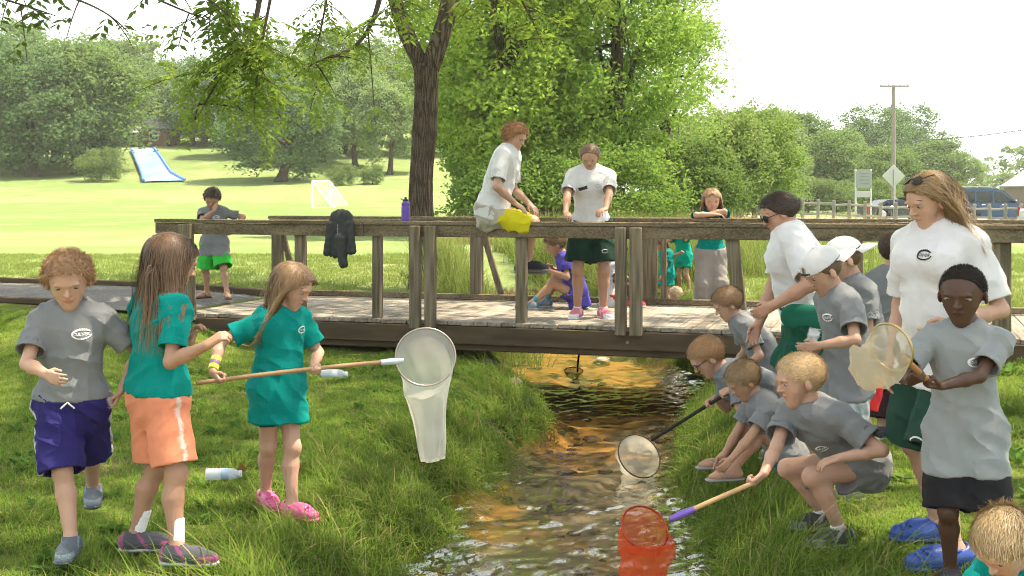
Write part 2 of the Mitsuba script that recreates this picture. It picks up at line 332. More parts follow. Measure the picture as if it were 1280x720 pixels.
# ------------------------------------------------------------------ people
CHILD = dict(head=0.180, neck=0.797, sh=0.768, shw=0.102, hip=0.485, hipw=0.048, knee=0.262, ank=0.045, ua=0.160, fa=0.135, hand=0.098,
             r_ua=(.0255, .0205), r_fa=(.0210, .0148), r_th=(.047, .0315), r_ca=(.0315, .0190), neckr=.0325, pel=.070, wai=.066, che=.075, foot=0.15)
ADULT = dict(head=0.139, neck=0.844, sh=0.818, shw=0.105, hip=0.515, hipw=0.050, knee=0.282, ank=0.043, ua=0.172, fa=0.148, hand=0.103,
             r_ua=(.0265, .0215), r_fa=(.0220, .0150), r_th=(.052, .034), r_ca=(.0355, .0205), neckr=.032, pel=.077, wai=.070, che=.081, foot=0.148)
def rotv(v, ax, deg):
    ax = unit(ax); c, s = math.cos(math.radians(deg)), math.sin(math.radians(deg)); v = np.asarray(v, float)
    return v * c + np.cross(ax, v) * s + ax * (ax @ v) * (1 - c)
def ik(a, target, l1, l2, hint):
    a, target = np.asarray(a, float), np.asarray(target, float); v = target - a; L = np.linalg.norm(v)
    if L > (l1 + l2) * 0.998: v = v / L * (l1 + l2) * 0.998; L = (l1 + l2) * 0.998
    L = max(L, abs(l1 - l2) * 1.05 + 1e-4); u = unit(v); target = a + u * L
    x = (l1 * l1 - l2 * l2 + L * L) / (2 * L); h = math.sqrt(max(l1 * l1 - x * x, 0))
    w = np.asarray(hint, float); w = unit(w - u * (w @ u))
    return a + u * x + w * h, target
def hdir(yaw, pitch=0.0):
    c = math.cos(math.radians(pitch)); return np.array([c * math.cos(math.radians(yaw)), c * math.sin(math.radians(yaw)), -math.sin(math.radians(pitch))])
def ribbons(P, nrm, w, taper=0.35):
    """P (n, m, 3) strand points, nrm (n, m, 3) outward: flat strands."""
    t = np.gradient(P, axis=1); s = np.cross(t, nrm); s /= np.linalg.norm(s, axis=2, keepdims=True) + 1e-9
    m = P.shape[1]; ww = (w * (1 - (1 - taper) * np.linspace(0, 1, m) ** 2))[None, :, None] * 0.5
    v = np.stack([P - s * ww, P + s * ww], 2).reshape(-1, 3)
    i, j = np.meshgrid(np.arange(P.shape[0]), np.arange(m - 1), indexing='ij'); b = (i * m + j) * 2
    f = np.vstack([np.stack([b, b + 1, b + 3], -1).reshape(-1, 3), np.stack([b, b + 3, b + 2], -1).reshape(-1, 3)])
    return v, f
def hand_prims(W, d, n, side, sz, curl, h, spread=1.0, thumb=0.5):
    d = unit(d); n = unit(n - d * (n @ d)); t = np.cross(d, n) * (1 if side < 0 else -1)
    mr = 1.05 * h; out = []
    for off, ln, kd in ((.15, .40, .50), (.052, .45, .52), (-.045, .42, .505), (-.135, .33, .47)):
        K = W + d * kd * sz + t * off * sz * spread
        out.append((Cone(W + d * .04 * sz + t * off * .55 * sz, K, max(.085 * sz, mr), max(.066 * sz, mr)), .008))
        p, a = K, 0
        for fr, da, r in ((.45, curl[0], .056), (.31, curl[1], .050), (.24, curl[2], .044)):
            a += da; q = p + (d * math.cos(math.radians(a)) + n * math.sin(math.radians(a))) * ln * fr * sz + t * off * .10 * sz * spread * math.cos(math.radians(min(a, 90)))
            out.append((Cone(p, q, max(r * sz, mr), max(r * sz * .92, mr)), .0025)); p = q
    b = W + d * .13 * sz + t * .12 * sz; m = b + (d * .55 + t * .62 * (1 - thumb * .5) + n * (.2 + thumb * .4)) * .25 * sz
    e = m + unit(d * (.85 - thumb * .2) + t * (.25 - thumb * .5) + n * (.1 + thumb * .55)) * .24 * sz
    out += [(Cone(b, m, max(.08 * sz, mr), max(.062 * sz, mr)), .006), (Cone(m, e, max(.06 * sz, mr), max(.05 * sz, mr)), .003)]
    return out

HAIRLINE = (np.array([-.6, -.35, -.12, .02, .14, .22, .30, .40]), np.array([-.34, -.30, -.10, .00, .10, .24, .31, .34]))
def person(label, H, pos, yaw, lean=0, roll=0, head=None, feet=None, hands=(None, None), adult=False, skin=(.50, .30, .20), hair=None, shirt=None, shorts=None,
           shoes=None, socks=None, h=0.006, girth=1.0, spine=None, knees=(None, None), group=None, face=True, extras=None, twist=0, brows=None, hipz=None, cat_='person', neck_fwd=0.0):
    """pos: middle of the hips (x, y, z). hands: (left, right), each None or dict(p=wrist, hint=elbow direction, d=, n=, curl=). feet: (left, right) ankle points with yaw, or None."""
    B = ADULT if adult else CHILD
    me = thing('person', label, cat_, group)
    P = np.asarray(pos, float); f0 = hdir(yaw); l0 = np.array([-f0[1], f0[0], 0]); up = np.array([0, 0, 1.0])
    def bent(a, rl, tw=0):
        ff = rotv(f0, up, tw); ll = np.array([-ff[1], ff[0], 0]); u = rotv(up, ll, a); u = rotv(u, ff, rl); fw = rotv(ff, ll, a); fw = rotv(fw, ff, rl)
        return u, fw, np.cross(u, fw)
    up_b, fw_b, lf_b = bent(lean * (.45 if spine is None else spine), roll * .5)
    up_t, fw_t, lf_t = bent(lean, roll, twist)
    L = (B['neck'] - B['hip']) * H; g = girth
    W = P + up_b * .42 * L; C = W + unit(up_b * .4 + up_t * .6) * .33 * L; N = C + up_t * .25 * L + fw_t * neck_fwd * H
    SH = [N - up_t * (B['neck'] - B['sh']) * H + s * lf_t * B['shw'] * H for s in (1, -1)]
    HI = [P + s * l0 * B['hipw'] * H for s in (1, -1)]
    R = lambda k: B[k] * H * g
    # ---- limbs
    lth, lca = (B['hip'] - B['knee']) * H, (B['knee'] - B['ank']) * H
    KN, AN, FY = [], [], []
    for i, s in enumerate((1, -1)):
        ft = None if feet is None else feet[i]
        if ft is None: a = HI[i] - up * (lth + lca) * .995; fy = yaw + s * 8
        else: a = np.asarray(ft[:3], float); fy = ft[3] if len(ft) > 3 else yaw
        hint = knees[i] if knees[i] is not None else hdir(fy) + 0.0 * up
        k, a = ik(HI[i], a, lth, lca, hint); KN.append(k); AN.append(a); FY.append(fy)
    EL, WR, HD = [], [], []
    for i, s in enumerate((1, -1)):
        hd = hands[i] or {}
        tgt = np.asarray(hd['p'], float) if 'p' in hd else SH[i] - up * (B['ua'] + B['fa']) * H * .97 + s * lf_t * .035 * H + fw_t * .02 * H
        e, w = ik(SH[i], tgt, B['ua'] * H, B['fa'] * H, hd.get('hint', -fw_t * 0.6 - up * .6 + s * lf_t * .5)); EL.append(e); WR.append(w)
        d = unit(hd.get('d', w - e)); n = np.asarray(hd.get('n', -s * lf_t), float); HD.append((d, n, hd.get('curl', (22, 24, 16)), hd.get('thumb', .5), hd.get('spread', 1.0)))
    # ---- head frame
    hyaw, hpitch, hroll = head if head is not None else (yaw, 0, 0)
    hf = hdir(hyaw, hpitch); hl = np.array([-math.sin(math.radians(hyaw)), math.cos(math.radians(hyaw)), 0]); hu = np.cross(hf, hl)
    if hroll: hl = rotv(hl, hf, hroll); hu = rotv(hu, hf, hroll)
    HR = np.stack([hf, hl, hu], 1); hh = B['head'] * H
    total = (1 - B['neck']) * H; HB = N + unit(up_t * .55 + hu * .45) * (total - hh + .10 * hh); HC = HB + hu * .40 * hh + hf * .05 * hh
    lw = lambda x, y, z: HC + HR @ (np.array([x, y, z]) * hh)
    narrow = 1.0 if not adult else .95
    cran = Ell(lw(-.05, 0, .13), HR, np.array([.445, .355 * narrow, .37]) * hh)
    hp = [(cran, 0), (Cone(lw(.10, 0, -.04), lw(.20, 0, -.365), .27 * hh * narrow, .125 * hh, hl, 1.0), .08 * hh),
          (Cone(lw(.16, .13, -.10), lw(.20, .06, -.3), .15 * hh, .11 * hh), .07 * hh), (Cone(lw(.16, -.13, -.10), lw(.20, -.06, -.3), .15 * hh, .11 * hh), .07 * hh),
          (Cone(lw(.352, 0, .05), lw(.425, 0, -.085), .026 * hh, .042 * hh), .03 * hh), (Ell(lw(.375, .045, -.095), HR, np.array([.04, .03, .028]) * hh), .02 * hh),
          (Ell(lw(.375, -.045, -.095), HR, np.array([.04, .03, .028]) * hh), .02 * hh),
          (Ell(lw(.325, 0, -.195), HR, np.array([.055, .095, .022]) * hh), .015 * hh), (Ell(lw(.318, 0, -.24), HR, np.array([.05, .075, .024]) * hh), .015 * hh),
          (Cone(lw(.345, .2, .105), lw(.375, .05, .10), .03 * hh, .03 * hh), .05 * hh), (Cone(lw(.345, -.2, .105), lw(.375, -.05, .10), .03 * hh, .03 * hh), .05 * hh)]
    for s in (1, -1): hp.append((Ell(lw(-.03, s * .365 * narrow, -.02), HR @ trimesh.transformations.rotation_matrix(s * .35, [0, 0, 1])[:3, :3], np.array([.085, .035, .12]) * hh), .02 * hh))
    nk = [(Cone(N - up_t * .015 * H, lw(-.10, 0, -.22), R('neckr') * 1.08, R('neckr') * .95), .03 * H)]
    hcut = [(Ell(lw(.43, s * .15, .03), HR, np.array([.085, .085, .05]) * hh), .05 * hh) for s in (1, -1)]
    # ---- torso
    tors = [(Cone(HI[0] + up_b * .02 * H, HI[1] + up_b * .02 * H, R('pel') * .84, R('pel') * .84), .03 * H),
            (Cone(P + up_b * .03 * H, W, R('pel') * 1.02, R('wai'), fw_b, 1.22), .04 * H), (Cone(W, C, R('wai'), R('che'), unit(fw_b + fw_t), 1.3), .04 * H),
            (Cone(C, C + up_t * .16 * L, R('che'), R('che') * .82, fw_t, 1.35), .04 * H),
            (Cone(SH[0] * .93 + SH[1] * .07, SH[1] * .93 + SH[0] * .07, R('r_ua' if 0 else 'neckr') * .98, R('neckr') * .98), .035 * H),
            (Cone(N + up_t * .02 * H, SH[0], R('neckr') * .85, R('neckr') * .7), .03 * H), (Cone(N + up_t * .02 * H, SH[1], R('neckr') * .85, R('neckr') * .7), .03 * H)]
    if extras and extras.get('bust'):
        for s in (1, -1): tors.append((Ell(C + fw_t * .055 * H + s * lf_t * .042 * H + up_t * .01 * H, np.stack([fw_t, lf_t, up_t], 1), np.array([.04, .045, .042]) * H * extras['bust']), .04 * H))
    if extras and extras.get('belly'):
        tors.append((Ell(W + fw_b * .025 * H + up_b * .0 * H, np.stack([fw_b, np.cross(up_b, fw_b), up_b], 1), np.array([.085, .09, .10]) * H * extras['belly']), .05 * H))
    arms, legs = [], []
    for i in (0, 1):
        arms.append([(Cone(SH[i], EL[i], R('r_ua') if 0 else B['r_ua'][0] * H * g, B['r_ua'][1] * H * g), .012 * H),
                     (Cone(EL[i], EL[i] * .62 + WR[i] * .38, B['r_fa'][0] * H * g, B['r_fa'][0] * H * g * 1.02), .012 * H), (Cone(EL[i] * .62 + WR[i] * .38, WR[i], B['r_fa'][0] * H * g, B['r_fa'][1] * H * g), .012 * H)])
        ca = KN[i] * .68 + AN[i] * .32; back = unit(np.cross(np.cross(AN[i] - KN[i], hdir(FY[i])), AN[i] - KN[i]))
        bk = -hdir(FY[i]); bk = unit(bk - unit(AN[i] - KN[i]) * (bk @ unit(AN[i] - KN[i])))
        legs.append([(Cone(HI[i], KN[i], B['r_th'][0] * H * g, B['r_th'][1] * H * g), .02 * H), (Cone(KN[i], ca + bk * .010 * H, B['r_ca'][0] * H * g * .96, B['r_ca'][0] * H * g), .015 * H),
                     (Cone(ca + bk * .010 * H, AN[i], B['r_ca'][0] * H * g, B['r_ca'][1] * H * g), .015 * H), (Ell(KN[i] + (-bk) * .012 * H, np.eye(3), np.array([.022, .022, .026]) * H), .02 * H)])
    fl = B['foot'] * H; footp = []
    for i in (0, 1):
        fd = hdir(FY[i]); z0 = AN[i][2] - B['ank'] * H; q = np.array([AN[i][0], AN[i][1], z0])
        footp.append([(Cone(q - fd * .16 * fl + up * .16 * fl, q + fd * .45 * fl + up * .13 * fl, .17 * fl, .15 * fl), .02 * H), (Cone(q + fd * .40 * fl + up * .12 * fl, q + fd * .66 * fl + up * .09 * fl, .17 * fl, .12 * fl, up, 1.3), .02 * H),
                      (Cone(AN[i], q + up * .17 * fl, B['r_ca'][1] * H, .15 * fl), .02 * H)])
    # ---- one continuous skin
    adds = list(tors) + nk
    for i in (0, 1): adds += legs[i] + footp[i]
    heads = hp
    D_adds = adds + [(p, k) for p, k in heads]
    for i in (0, 1): D_adds += arms[i] + hand_prims(WR[i], HD[i][0], HD[i][1], (1, -1)[i], B['hand'] * H, HD[i][2], h, HD[i][4], HD[i][3])
    v, fc = sdf_mesh(D_adds, h, subs=hcut, it=2, tol=.0008 * h / .005)
    loc = (v - HC) @ HR / hh
    rng = np.random.default_rng(int(abs(P[0] * 7919 + P[1] * 104729)) % 99991)
    col = np.tile(np.array(skin), (len(v), 1)) * (0.93 + 0.14 * meshkit.fbm(v * 22, 2, 4))[:, None]
    lips = np.exp(-((loc[:, 1] / .10) ** 2) ** 2 - ((loc[:, 2] + .216) / .034) ** 2) * (loc[:, 0] > .28)
    col = col * (1 - .75 * lips[:, None]) + np.array(skin) * [.88, .45, .45] * .75 * lips[:, None]
    scene[me] = ply((v, fc), 'skin', True, color=np.clip(col, 0, 1))
    info = dict(key=me, SH=SH, EL=EL, WR=WR, KN=KN, AN=AN, N=N, C=C, W=W, P=P, HC=HC, HR=HR, hh=hh, lw=lw, fw=fw_t, lf=lf_t, up=up_t, H=H, HD=HD, cran=cran)
    # ---- eyes and brows
    if face:
        for s in (1, -1):
            m = trimesh.creation.icosphere(2 if h > .0055 else 3, .066 * hh); vv = np.array(m.vertices); dirs = vv / (.066 * hh)
            gaze = unit(np.array([1, 0.0, -.22])); ca_ = dirs @ gaze
            vv = vv * [1, 1.08, .58]
            c = np.where(ca_[:, None] > .955, [[.01, .01, .01]], np.where(ca_[:, None] > .80, [[.09, .055, .03]], [[.27, .25, .235]]))
            part('eye', me, (lw(.288, s * .148, .03) + vv @ HR.T, m.faces), 'plastic', True, c)
            bp_ = np.array([lw(.36 - .09 * abs(q - .1) ** 1.5, s * (.07 + .17 * q), .118 + .035 * math.sin(q * 2.6)) for q in np.linspace(0, 1, 6)])
            part('eyebrow', me, tube(bp_, np.array([.012, .017, .017, .015, .012, .006]) * hh, 6), 'hair', True, brows or (np.array(hair['color']) * .7 if hair else (.05, .03, .02)))
    # ---- clothes
    def cloth(name, adds, subs, halves, color, fold, hh_=None, colorfn=None, spine_dir=up_t, lab=None):
        v, fc = sdf_mesh(adds, hh_ or h, subs, halves, 2)
        n = vnormals(v, fc); q = (v - P) / H
        for pr, _ in subs:      # hems stay even
            n = n * np.clip((np.abs(pr.d(v[:, 0], v[:, 1], v[:, 2])) - .003) / .016, 0, 1)[:, None]
        a, b, c = q @ lf_t, q @ fw_t, q @ spine_dir
        seed = int(P[0] * 100) % 50
        n1 = meshkit.noise(np.stack([a * 26, b * 26, c * 8 + a * 9], -1), seed); n2 = meshkit.noise(np.stack([a * 14 + c * 18, b * 14, c * 12 - b * 10], -1), seed + 1)
        v = v + n * (fold * H * ((1 - np.abs(2 * n1 - 1)) ** 2 * .8 + (1 - np.abs(2 * n2 - 1)) ** 2 * 1.1 - .6))[:, None]
        v, fc = thin_out(v, fc, (.0012 if colorfn is None else .00030) * (hh_ or h) / .005)
        if colorfn is not None: cc = colorfn(v, info)
        else: cc = np.tile(np.array(color, float), (len(v), 1))
        cc = cc * (0.92 + 0.16 * meshkit.fbm(v * 45, 2, seed))[:, None]
        return part(name, me, (v, fc), 'cloth', True, np.clip(cc, 0, 1), label=lab), (v, fc)
    if shirt:
        e = shirt.get('ease', .012) * H; sl = shirt.get('sleeve', .62); hem = shirt.get('hem', -.09)
        A = [(p.grow(e), k + .01) for p, k in tors[:5]] + [(p.grow(e * .35), k) for p, k in tors[5:7]] + [(p.grow(e * .6), k) for p, k in tors[7:]]
        hz = P + up_b * hem * H
        if hem < .0:
            es = (shorts or {}).get('ease', .014) * H + .007 * H
            for i in (0, 1):
                th = unit(KN[i] - HI[i]); dn = th if th @ -up_b > .8 else -up_b
                A.append((Cone(HI[i] + up_b * .02 * H, HI[i] + dn * (.06 - hem) * H, B['r_th'][0] * H * g * .93 + es, B['r_th'][0] * H * g + es * 1.12), .03 * H))
        if hem < .0: A.append((Cone(W, hz - up_b * .03 * H, (R('wai') + e) * 1.02, (R('pel') + e) * shirt.get('flare', 1.12), fw_b, 1.22), .03 * H))
        S = []
        for i in (0, 1):
            q = SH[i] + (EL[i] - SH[i]) * sl
            if sl <= 1: ax = EL[i] - SH[i]
            ro = B['r_ua'][0] * H * g + e * shirt.get('cuff', 1.1 if adult else 1.3)
            A.append((Cone(SH[i], q, B['r_ua'][0] * H * g + e * .55, B['r_ua'][0] * H * g + e * shirt.get('cuff', 1.1 if adult else 1.3), cut=True), .011 * H))
            if sl > .3: S.append((Cone(q - unit(EL[i] - SH[i]) * .018 * H, q + unit(EL[i] - SH[i]) * .05 * H, ro - .009, ro - .0055), 0))
        S.append((Cone(N - up_t * .002 * H + fw_t * .008 * H, lw(-.08, 0, -.2), R('neckr') * 1.22, R('neckr') * 1.15), .006))
        Hh = [Half(hz, -up_b)]
        if hem < -.02: S.append((Cone(hz - up_b * .03 * H, hz + up_b * .012 * H, R('pel') + e * .8, R('pel') + e * .3, fw_b, 1.3), 0))
        info['shirt'], info['shirt_mesh'] = cloth('shirt', A, S, Hh, shirt['color'], shirt.get('fold', .006), colorfn=shirt.get('fn'), lab=shirt.get('label'))
        nr = R('neckr') * 1.24; cc = N + up_t * .004 * H + fw_t * .004 * H
        nd = unit(up_t * .8 + fw_t * .35); x = unit(np.cross(nd, lf_t)); y = np.cross(nd, x)
        ang = np.linspace(0, 2 * math.pi, 29)[:-1]
        ring = np.array([cc + x * math.cos(a) * nr * 1.05 + y * math.sin(a) * nr for a in ang])
        part('collar', info['shirt'], tube(ring, .0042 * H + .001, 6, close=True), 'cloth', True, np.array(shirt.get('collar', shirt['color'])) * .93)
        if shirt.get('logo'): logo_on(info, **shirt['logo'])
    if shorts:
        e = shorts.get('ease', .014) * H; wst = shorts.get('waist', .03 if shirt and shirt.get('hem', -.09) < 0 else .075); fr = shorts.get('leg', .85)
        A = [(p.grow(e), k) for p, k in tors[:1]] + [(Cone(P - up_b * .02 * H, P + up_b * wst * H, R('pel') * 1.0 + e, R('wai') * 1.06 + e * .6, fw_b, 1.2), .03 * H)]
        S = []
        for i in (0, 1):
            if fr <= 1.0:
                q = HI[i] + (KN[i] - HI[i]) * fr; ax = unit(KN[i] - HI[i]); rr = B['r_th'][0] * H * g + e * shorts.get('flare', 1.3)
                A.append((Cone(HI[i], q, B['r_th'][0] * H * g + e, rr, cut=True), .025 * H))
                S.append((Cone(q - ax * .03 * H, q + ax * .05 * H, rr - .011 * H, rr - .006 * H), 0))
            else:
                A.append((Cone(HI[i], KN[i], B['r_th'][0] * H * g + e, B['r_th'][1] * H * g + e * 1.2), .025 * H))
                q = KN[i] + (AN[i] - KN[i]) * (fr - 1); rr = B['r_ca'][0] * H * g + e * shorts.get('flare', 1.0)
                A.append((Cone(KN[i], q, rr, rr, cut=True), .02 * H))
        top = P + up_b * wst * H
        info['shorts'], info['shorts_mesh'] = cloth(shorts.get('name', 'shorts'), A, S, [Half(top, up_b)], shorts['color'], shorts.get('fold', .006), colorfn=shorts.get('fn'), spine_dir=up_b, lab=shorts.get('label'))
    if socks:
        for i in (0, 1):
            t = AN[i] + (KN[i] - AN[i]) * socks.get('top', .22); r = B['r_ca'][1] * H * g + .004
            a = [(Cone(AN[i] - up * .01 * H, t, r, r * 1.12, cut=True), .01)]
            vv, ff = sdf_mesh(a, min(h, .006), tol=.0005); part('sock', me, (vv, ff), 'cloth', True, np.tile(np.array(socks['color']), (len(vv), 1)) * (.92 + .12 * meshkit.noise(vv * [60, 60, 140], 2))[:, None])
    if shoes:
        for i in (0, 1):
            fd = hdir(FY[i]); sd = np.array([-fd[1], fd[0], 0]); z0 = AN[i][2] - B['ank'] * H; q = np.array([AN[i][0], AN[i][1], z0]); kind = shoes.get('kind', 'sneaker')
            hs = min(h, .006)
            if kind == 'flipflop':
                sole = [(Cone(q - fd * .2 * fl + up * .0 * fl, q + fd * .66 * fl, .2 * fl, .23 * fl, up, 3.2), .01)]
                vv, ff = sdf_mesh(sole, hs, tol=.0006); k = part('sandal', me, (vv, ff), 'plastic', True, shoes['color'])
                for s in (1, -1): part('strap', k, tube([q + fd * .5 * fl + up * .17 * fl, q + fd * .36 * fl + sd * s * .12 * fl + up * .26 * fl, q + fd * .18 * fl + sd * s * .18 * fl + up * .08 * fl], .035 * fl, 6), 'plastic', True, shoes['color'])
                continue
            bulk = 1.0 if kind != 'clog' else 1.14
            up_ = [(Cone(q - fd * .16 * fl + up * .17 * fl, q + fd * .42 * fl + up * .15 * fl, .205 * fl * bulk, .19 * fl * bulk), .02), (Cone(q + fd * .36 * fl + up * .13 * fl, q + fd * .68 * fl + up * .11 * fl, .21 * fl * bulk, .17 * fl * bulk, up, 1.15), .02)]
            if kind == 'sneaker': up_.append((Cone(q - fd * .06 * fl + up * .2 * fl, AN[i] + up * .05 * fl, .2 * fl, B['r_ca'][1] * H * g + .012), .02))
            S = [(Cone(AN[i] - up * .02 * fl, AN[i] + up * .4 * fl, B['r_ca'][1] * H * g + .006, B['r_ca'][1] * H * g + .012), .004)]
            if kind == 'clog':
                for a in (-2, -1, 0, 1, 2):
                    for b in (.42, .56, .7): S.append((Ell(q + fd * (b + .03 * (a % 2)) * fl + sd * a * .062 * fl + up * (.30 - .05 * b - .01 * a * a) * fl, np.eye(3), np.array([.03, .03, .06]) * fl * 1.1), 0)); S[-1][0].d
                S.append((Cone(AN[i] - fd * .05 * fl, AN[i] + up * .4 * fl - fd * .06 * fl, .16 * fl, .2 * fl), .004))
            vv, ff = sdf_mesh(up_, min(hs, .005) if kind == 'clog' else hs, S, [Half(q + up * .03 * fl, -up)], tol=.00025)
            cc = np.tile(np.array(shoes['color'], float), (len(vv), 1))
            lx, lz = (vv - q) @ fd / fl, (vv - q)[:, 2] / fl
            if kind == 'sneaker':
                ac = np.array(shoes.get('accent', shoes['color'])); m = (np.abs((lx - .15) * 1.2 + lz * .8 - .18) < .045) | ((lx > .52) & (lz < .2)) | (lx < -.24)
                cc[m] = ac
            k = part('clog' if kind == 'clog' else 'shoe', me, (vv, ff), 'plastic' if kind == 'clog' else 'cloth', True, cc)
            so = [(Cone(q - fd * .17 * fl + up * .02 * fl, q + fd * .3 * fl + up * .02 * fl, .205 * fl * bulk, .19 * fl * bulk, up, 3.0), .01), (Cone(q + fd * .3 * fl + up * .02 * fl, q + fd * .68 * fl + up * .02 * fl, .19 * fl * bulk, .2 * fl * bulk, up, 3.0), .01)]
            vv, ff = sdf_mesh(so, hs, tol=.0006); part('sole', k, (vv, ff), 'plastic', True, shoes.get('sole', (.55, .55, .53)))
            if kind == 'sneaker':
                for b in (.26, .34, .42):
                    z = .335 - .13 * (b - .2); part('lace', k, tube([q + fd * b * fl + sd * s * fl + up * (z - abs(s) * .35) * fl for s in (-.12, -.06, 0, .06, .12)], .014 * fl, 5), 'cloth', True, shoes.get('laces', (.7, .7, .7)))
            if kind == 'clog': part('strap', k, tube([q + fd * .1 * fl + sd * s * .21 * fl * a + up * .3 * fl - fd * (1 - s * s) * .3 * fl for a in (1,) for s in np.linspace(-1, 1, 9)], .035 * fl, 6), 'plastic', True, shoes['color'])
    if hair: make_hair(info, hair, h, tors + nk + arms[0] + arms[1], shirt.get('ease', .012) * H if shirt else 0, rng)
    return info

def make_hair(info, hair, h, body, ease, rng):
    HC, HR, hh, me = info['HC'], info['HR'], info['hh'], info['key']; kind = hair['kind']; col = np.array(hair['color'], float)
    rad = np.array([.445, .36, .37]) * hh; cen = np.array([-.05, 0, .13]) * hh
    thick = hair.get('thick', {'buzz': .012, 'short': .045, 'curly': .075, 'long': .05, 'tied': .03, 'crop': .028}[kind])
    lift = hair.get('line', 0.0)
    def hline(x, y=0): return np.interp(x, HAIRLINE[0], HAIRLINE[1] + lift)
    rr = rad + thick * hh
    def cap(x, y, z):
        p = np.stack(np.broadcast_arrays(x - np.float32(HC[0]), y - np.float32(HC[1]), z - np.float32(HC[2])), -1) @ HR.astype(np.float32)
        q = (p - cen.astype(np.float32)) / rr.astype(np.float32); k0 = np.sqrt((q * q).sum(-1)); d = (k0 - 1) * np.float32(rr.min())
        return np.maximum(d, (hline(p[..., 0] / hh).astype(np.float32) * np.float32(hh) - p[..., 2]) * np.float32(.7))
    cp = Fn(cap); cp.lo, cp.hi = HC - hh * .75, HC + hh * .75
    adds = [(cp, 0)]
    if kind == 'curly':
        for i in range(70):
            d = unit(rng.normal(size=3)); p = cen + rr * d
            if p[2] / hh > hline(p[0] / hh) + .03: adds.append((Ell(HC + HR @ p, np.eye(3), np.full(3, rng.uniform(.05, .085) * hh)), .02 * hh))
    hv, hf_ = sdf_mesh(adds, max(h, .005), it=2)
    nrm = vnormals(hv, hf_); hv = hv + nrm * ((meshkit.noise(hv * 90, 3) - .5) * thick * hh * (.12 if kind in ('tied', 'buzz') else .5))[:, None]; hv, hf_ = thin_out(hv, hf_, .0009)
    meshes, cols = [(hv, hf_)], [np.tile(col, (len(hv), 1)) * (.75 + .4 * meshkit.noise(hv * 60, 5))[:, None] * (.8 if kind in ('tied', 'long') else 1)]
    n = hair.get('n', {'buzz': 1200, 'short': 4200, 'curly': 3000, 'long': 2600, 'tied': 2000, 'crop': 4200}[kind] if h < .0065 else 1300)
    d = rng.normal(size=(n * 3, 3)); d /= np.linalg.norm(d, axis=1, keepdims=True)
    p = cen + rr * .97 * d; m = p[:, 2] / hh > hline(p[:, 0] / hh) + (.0 if kind != 'long' else .02)
    p, d = p[m][:n], d[m][:n]; n = len(p); nl = d / rr; nl /= np.linalg.norm(nl, axis=1, keepdims=True)
    X, Nn = p @ HR.T + HC, nl @ HR.T
    clump = rng.integers(0, max(n // (9 if kind == 'long' else 22), 1), n); cn = rng.normal(size=(n, 3))[clump]; own = rng.normal(size=(n, 3))
    w = hair.get('w', .0023 if h < .0065 else .005)
    if kind == 'long':
        ln, m = hair['len'], 12; st = ln / (m - 1) * (rng.uniform(.82, 1.1, n))[:, None]
        pts = [X]; nn = [Nn]
        part_y = np.sign(p[:, 1] + .02 * hh)[:, None]
        tl = np.concatenate([np.full((n, 1), hair.get('back', -.6)), part_y * .7, np.full((n, 1), -.55)], 1) @ HR.T; tuck = hair.get('tuck', .16)
        dirn = tl - Nn * (tl * Nn).sum(1, keepdims=True); dirn /= np.linalg.norm(dirn, axis=1, keepdims=True)
        caps = [(q.a, q.b, max(q.ra, q.rb) * .95 + ease * 1.2, q.flat, q.ratio) for q, _ in body if isinstance(q, Cone)]
        cur, ph = X.copy(), rng.uniform(0, 6.28, n)[clump]
        for k in range(1, m):
            wave = hair.get('wave', .1)
            gv = .45 if k < 3 else .85; dirn = dirn * (1.05 - gv) + np.array([0, 0, -1.0]) * gv + wave * cn * .35 + own * .05 + wave * np.stack([np.sin(ph + k * 1.5), np.cos(ph + k * 1.5), 0 * ph], 1) * .8
            dirn /= np.linalg.norm(dirn, axis=1, keepdims=True); cur = cur + dirn * st
            q = (cur - HC) @ HR; e = (q - cen) / (rr * (1.0 + .05 * (clump % 5)[:, None] / 5)); r = np.linalg.norm(e, axis=1, keepdims=True)
            q = np.where(r < 1, cen + (q - cen) / np.maximum(r, .05), q)
            if tuck < .05: q[:, 0] = np.minimum(q[:, 0], np.maximum(p[:, 0] - k * .05 * hh, -.1 * hh))
            if not hair.get('over_face'):
                fr = (q[:, 0] > .08 * hh) & (np.abs(q[:, 1]) < .37 * hh) & (q[:, 2] < .26 * hh)
                q[:, 1] = np.where(fr, np.sign(q[:, 1] + .0001) * .37 * hh, q[:, 1]); q[:, 0] = np.where(fr, np.minimum(q[:, 0], .16 * hh), q[:, 0])
                lowz = np.clip((.22 * hh - q[:, 2]) / (.3 * hh), 0, 1); q[:, 0] = np.where((q[:, 0] > tuck * hh), q[:, 0] * (1 - lowz) + (tuck * hh - .04 * hh * (clump % 3)) * lowz, q[:, 0])
            cur = q @ HR.T + HC
            for a, b, rad_, fl, ra in caps:
                v = b - a; t = np.clip(((cur - a) @ v) / (v @ v + 1e-9), 0, 1)[:, None]; c = a + t * v; o = cur - c
                oo = o if fl is None else o + np.outer(o @ fl, fl) * (ra - 1)
                L = np.linalg.norm(oo, axis=1, keepdims=True); cur = np.where(L < rad_, c + o * rad_ / np.maximum(L, 1e-4), cur)
            pts.append(cur.copy()); o = cur - HC; nn.append(unit_rows(o * [1, 1, .2]))
        PT, NN = np.stack(pts, 1), np.stack(nn, 1)
    else:
        ln = hair.get('len', {'buzz': .008, 'short': .035, 'curly': .035, 'tied': .09, 'crop': .022}[kind]); m = 4
        comb = np.array(hair.get('comb', (.5, .25, .0))) @ HR.T
        if kind == 'tied': comb = np.array([-1.0, 0, -.15]) @ HR.T
        tang = comb - Nn * (Nn @ comb)[:, None]
        up_w = {'tied': .02, 'short': .09, 'crop': .10, 'buzz': .5, 'curly': .7}[kind]
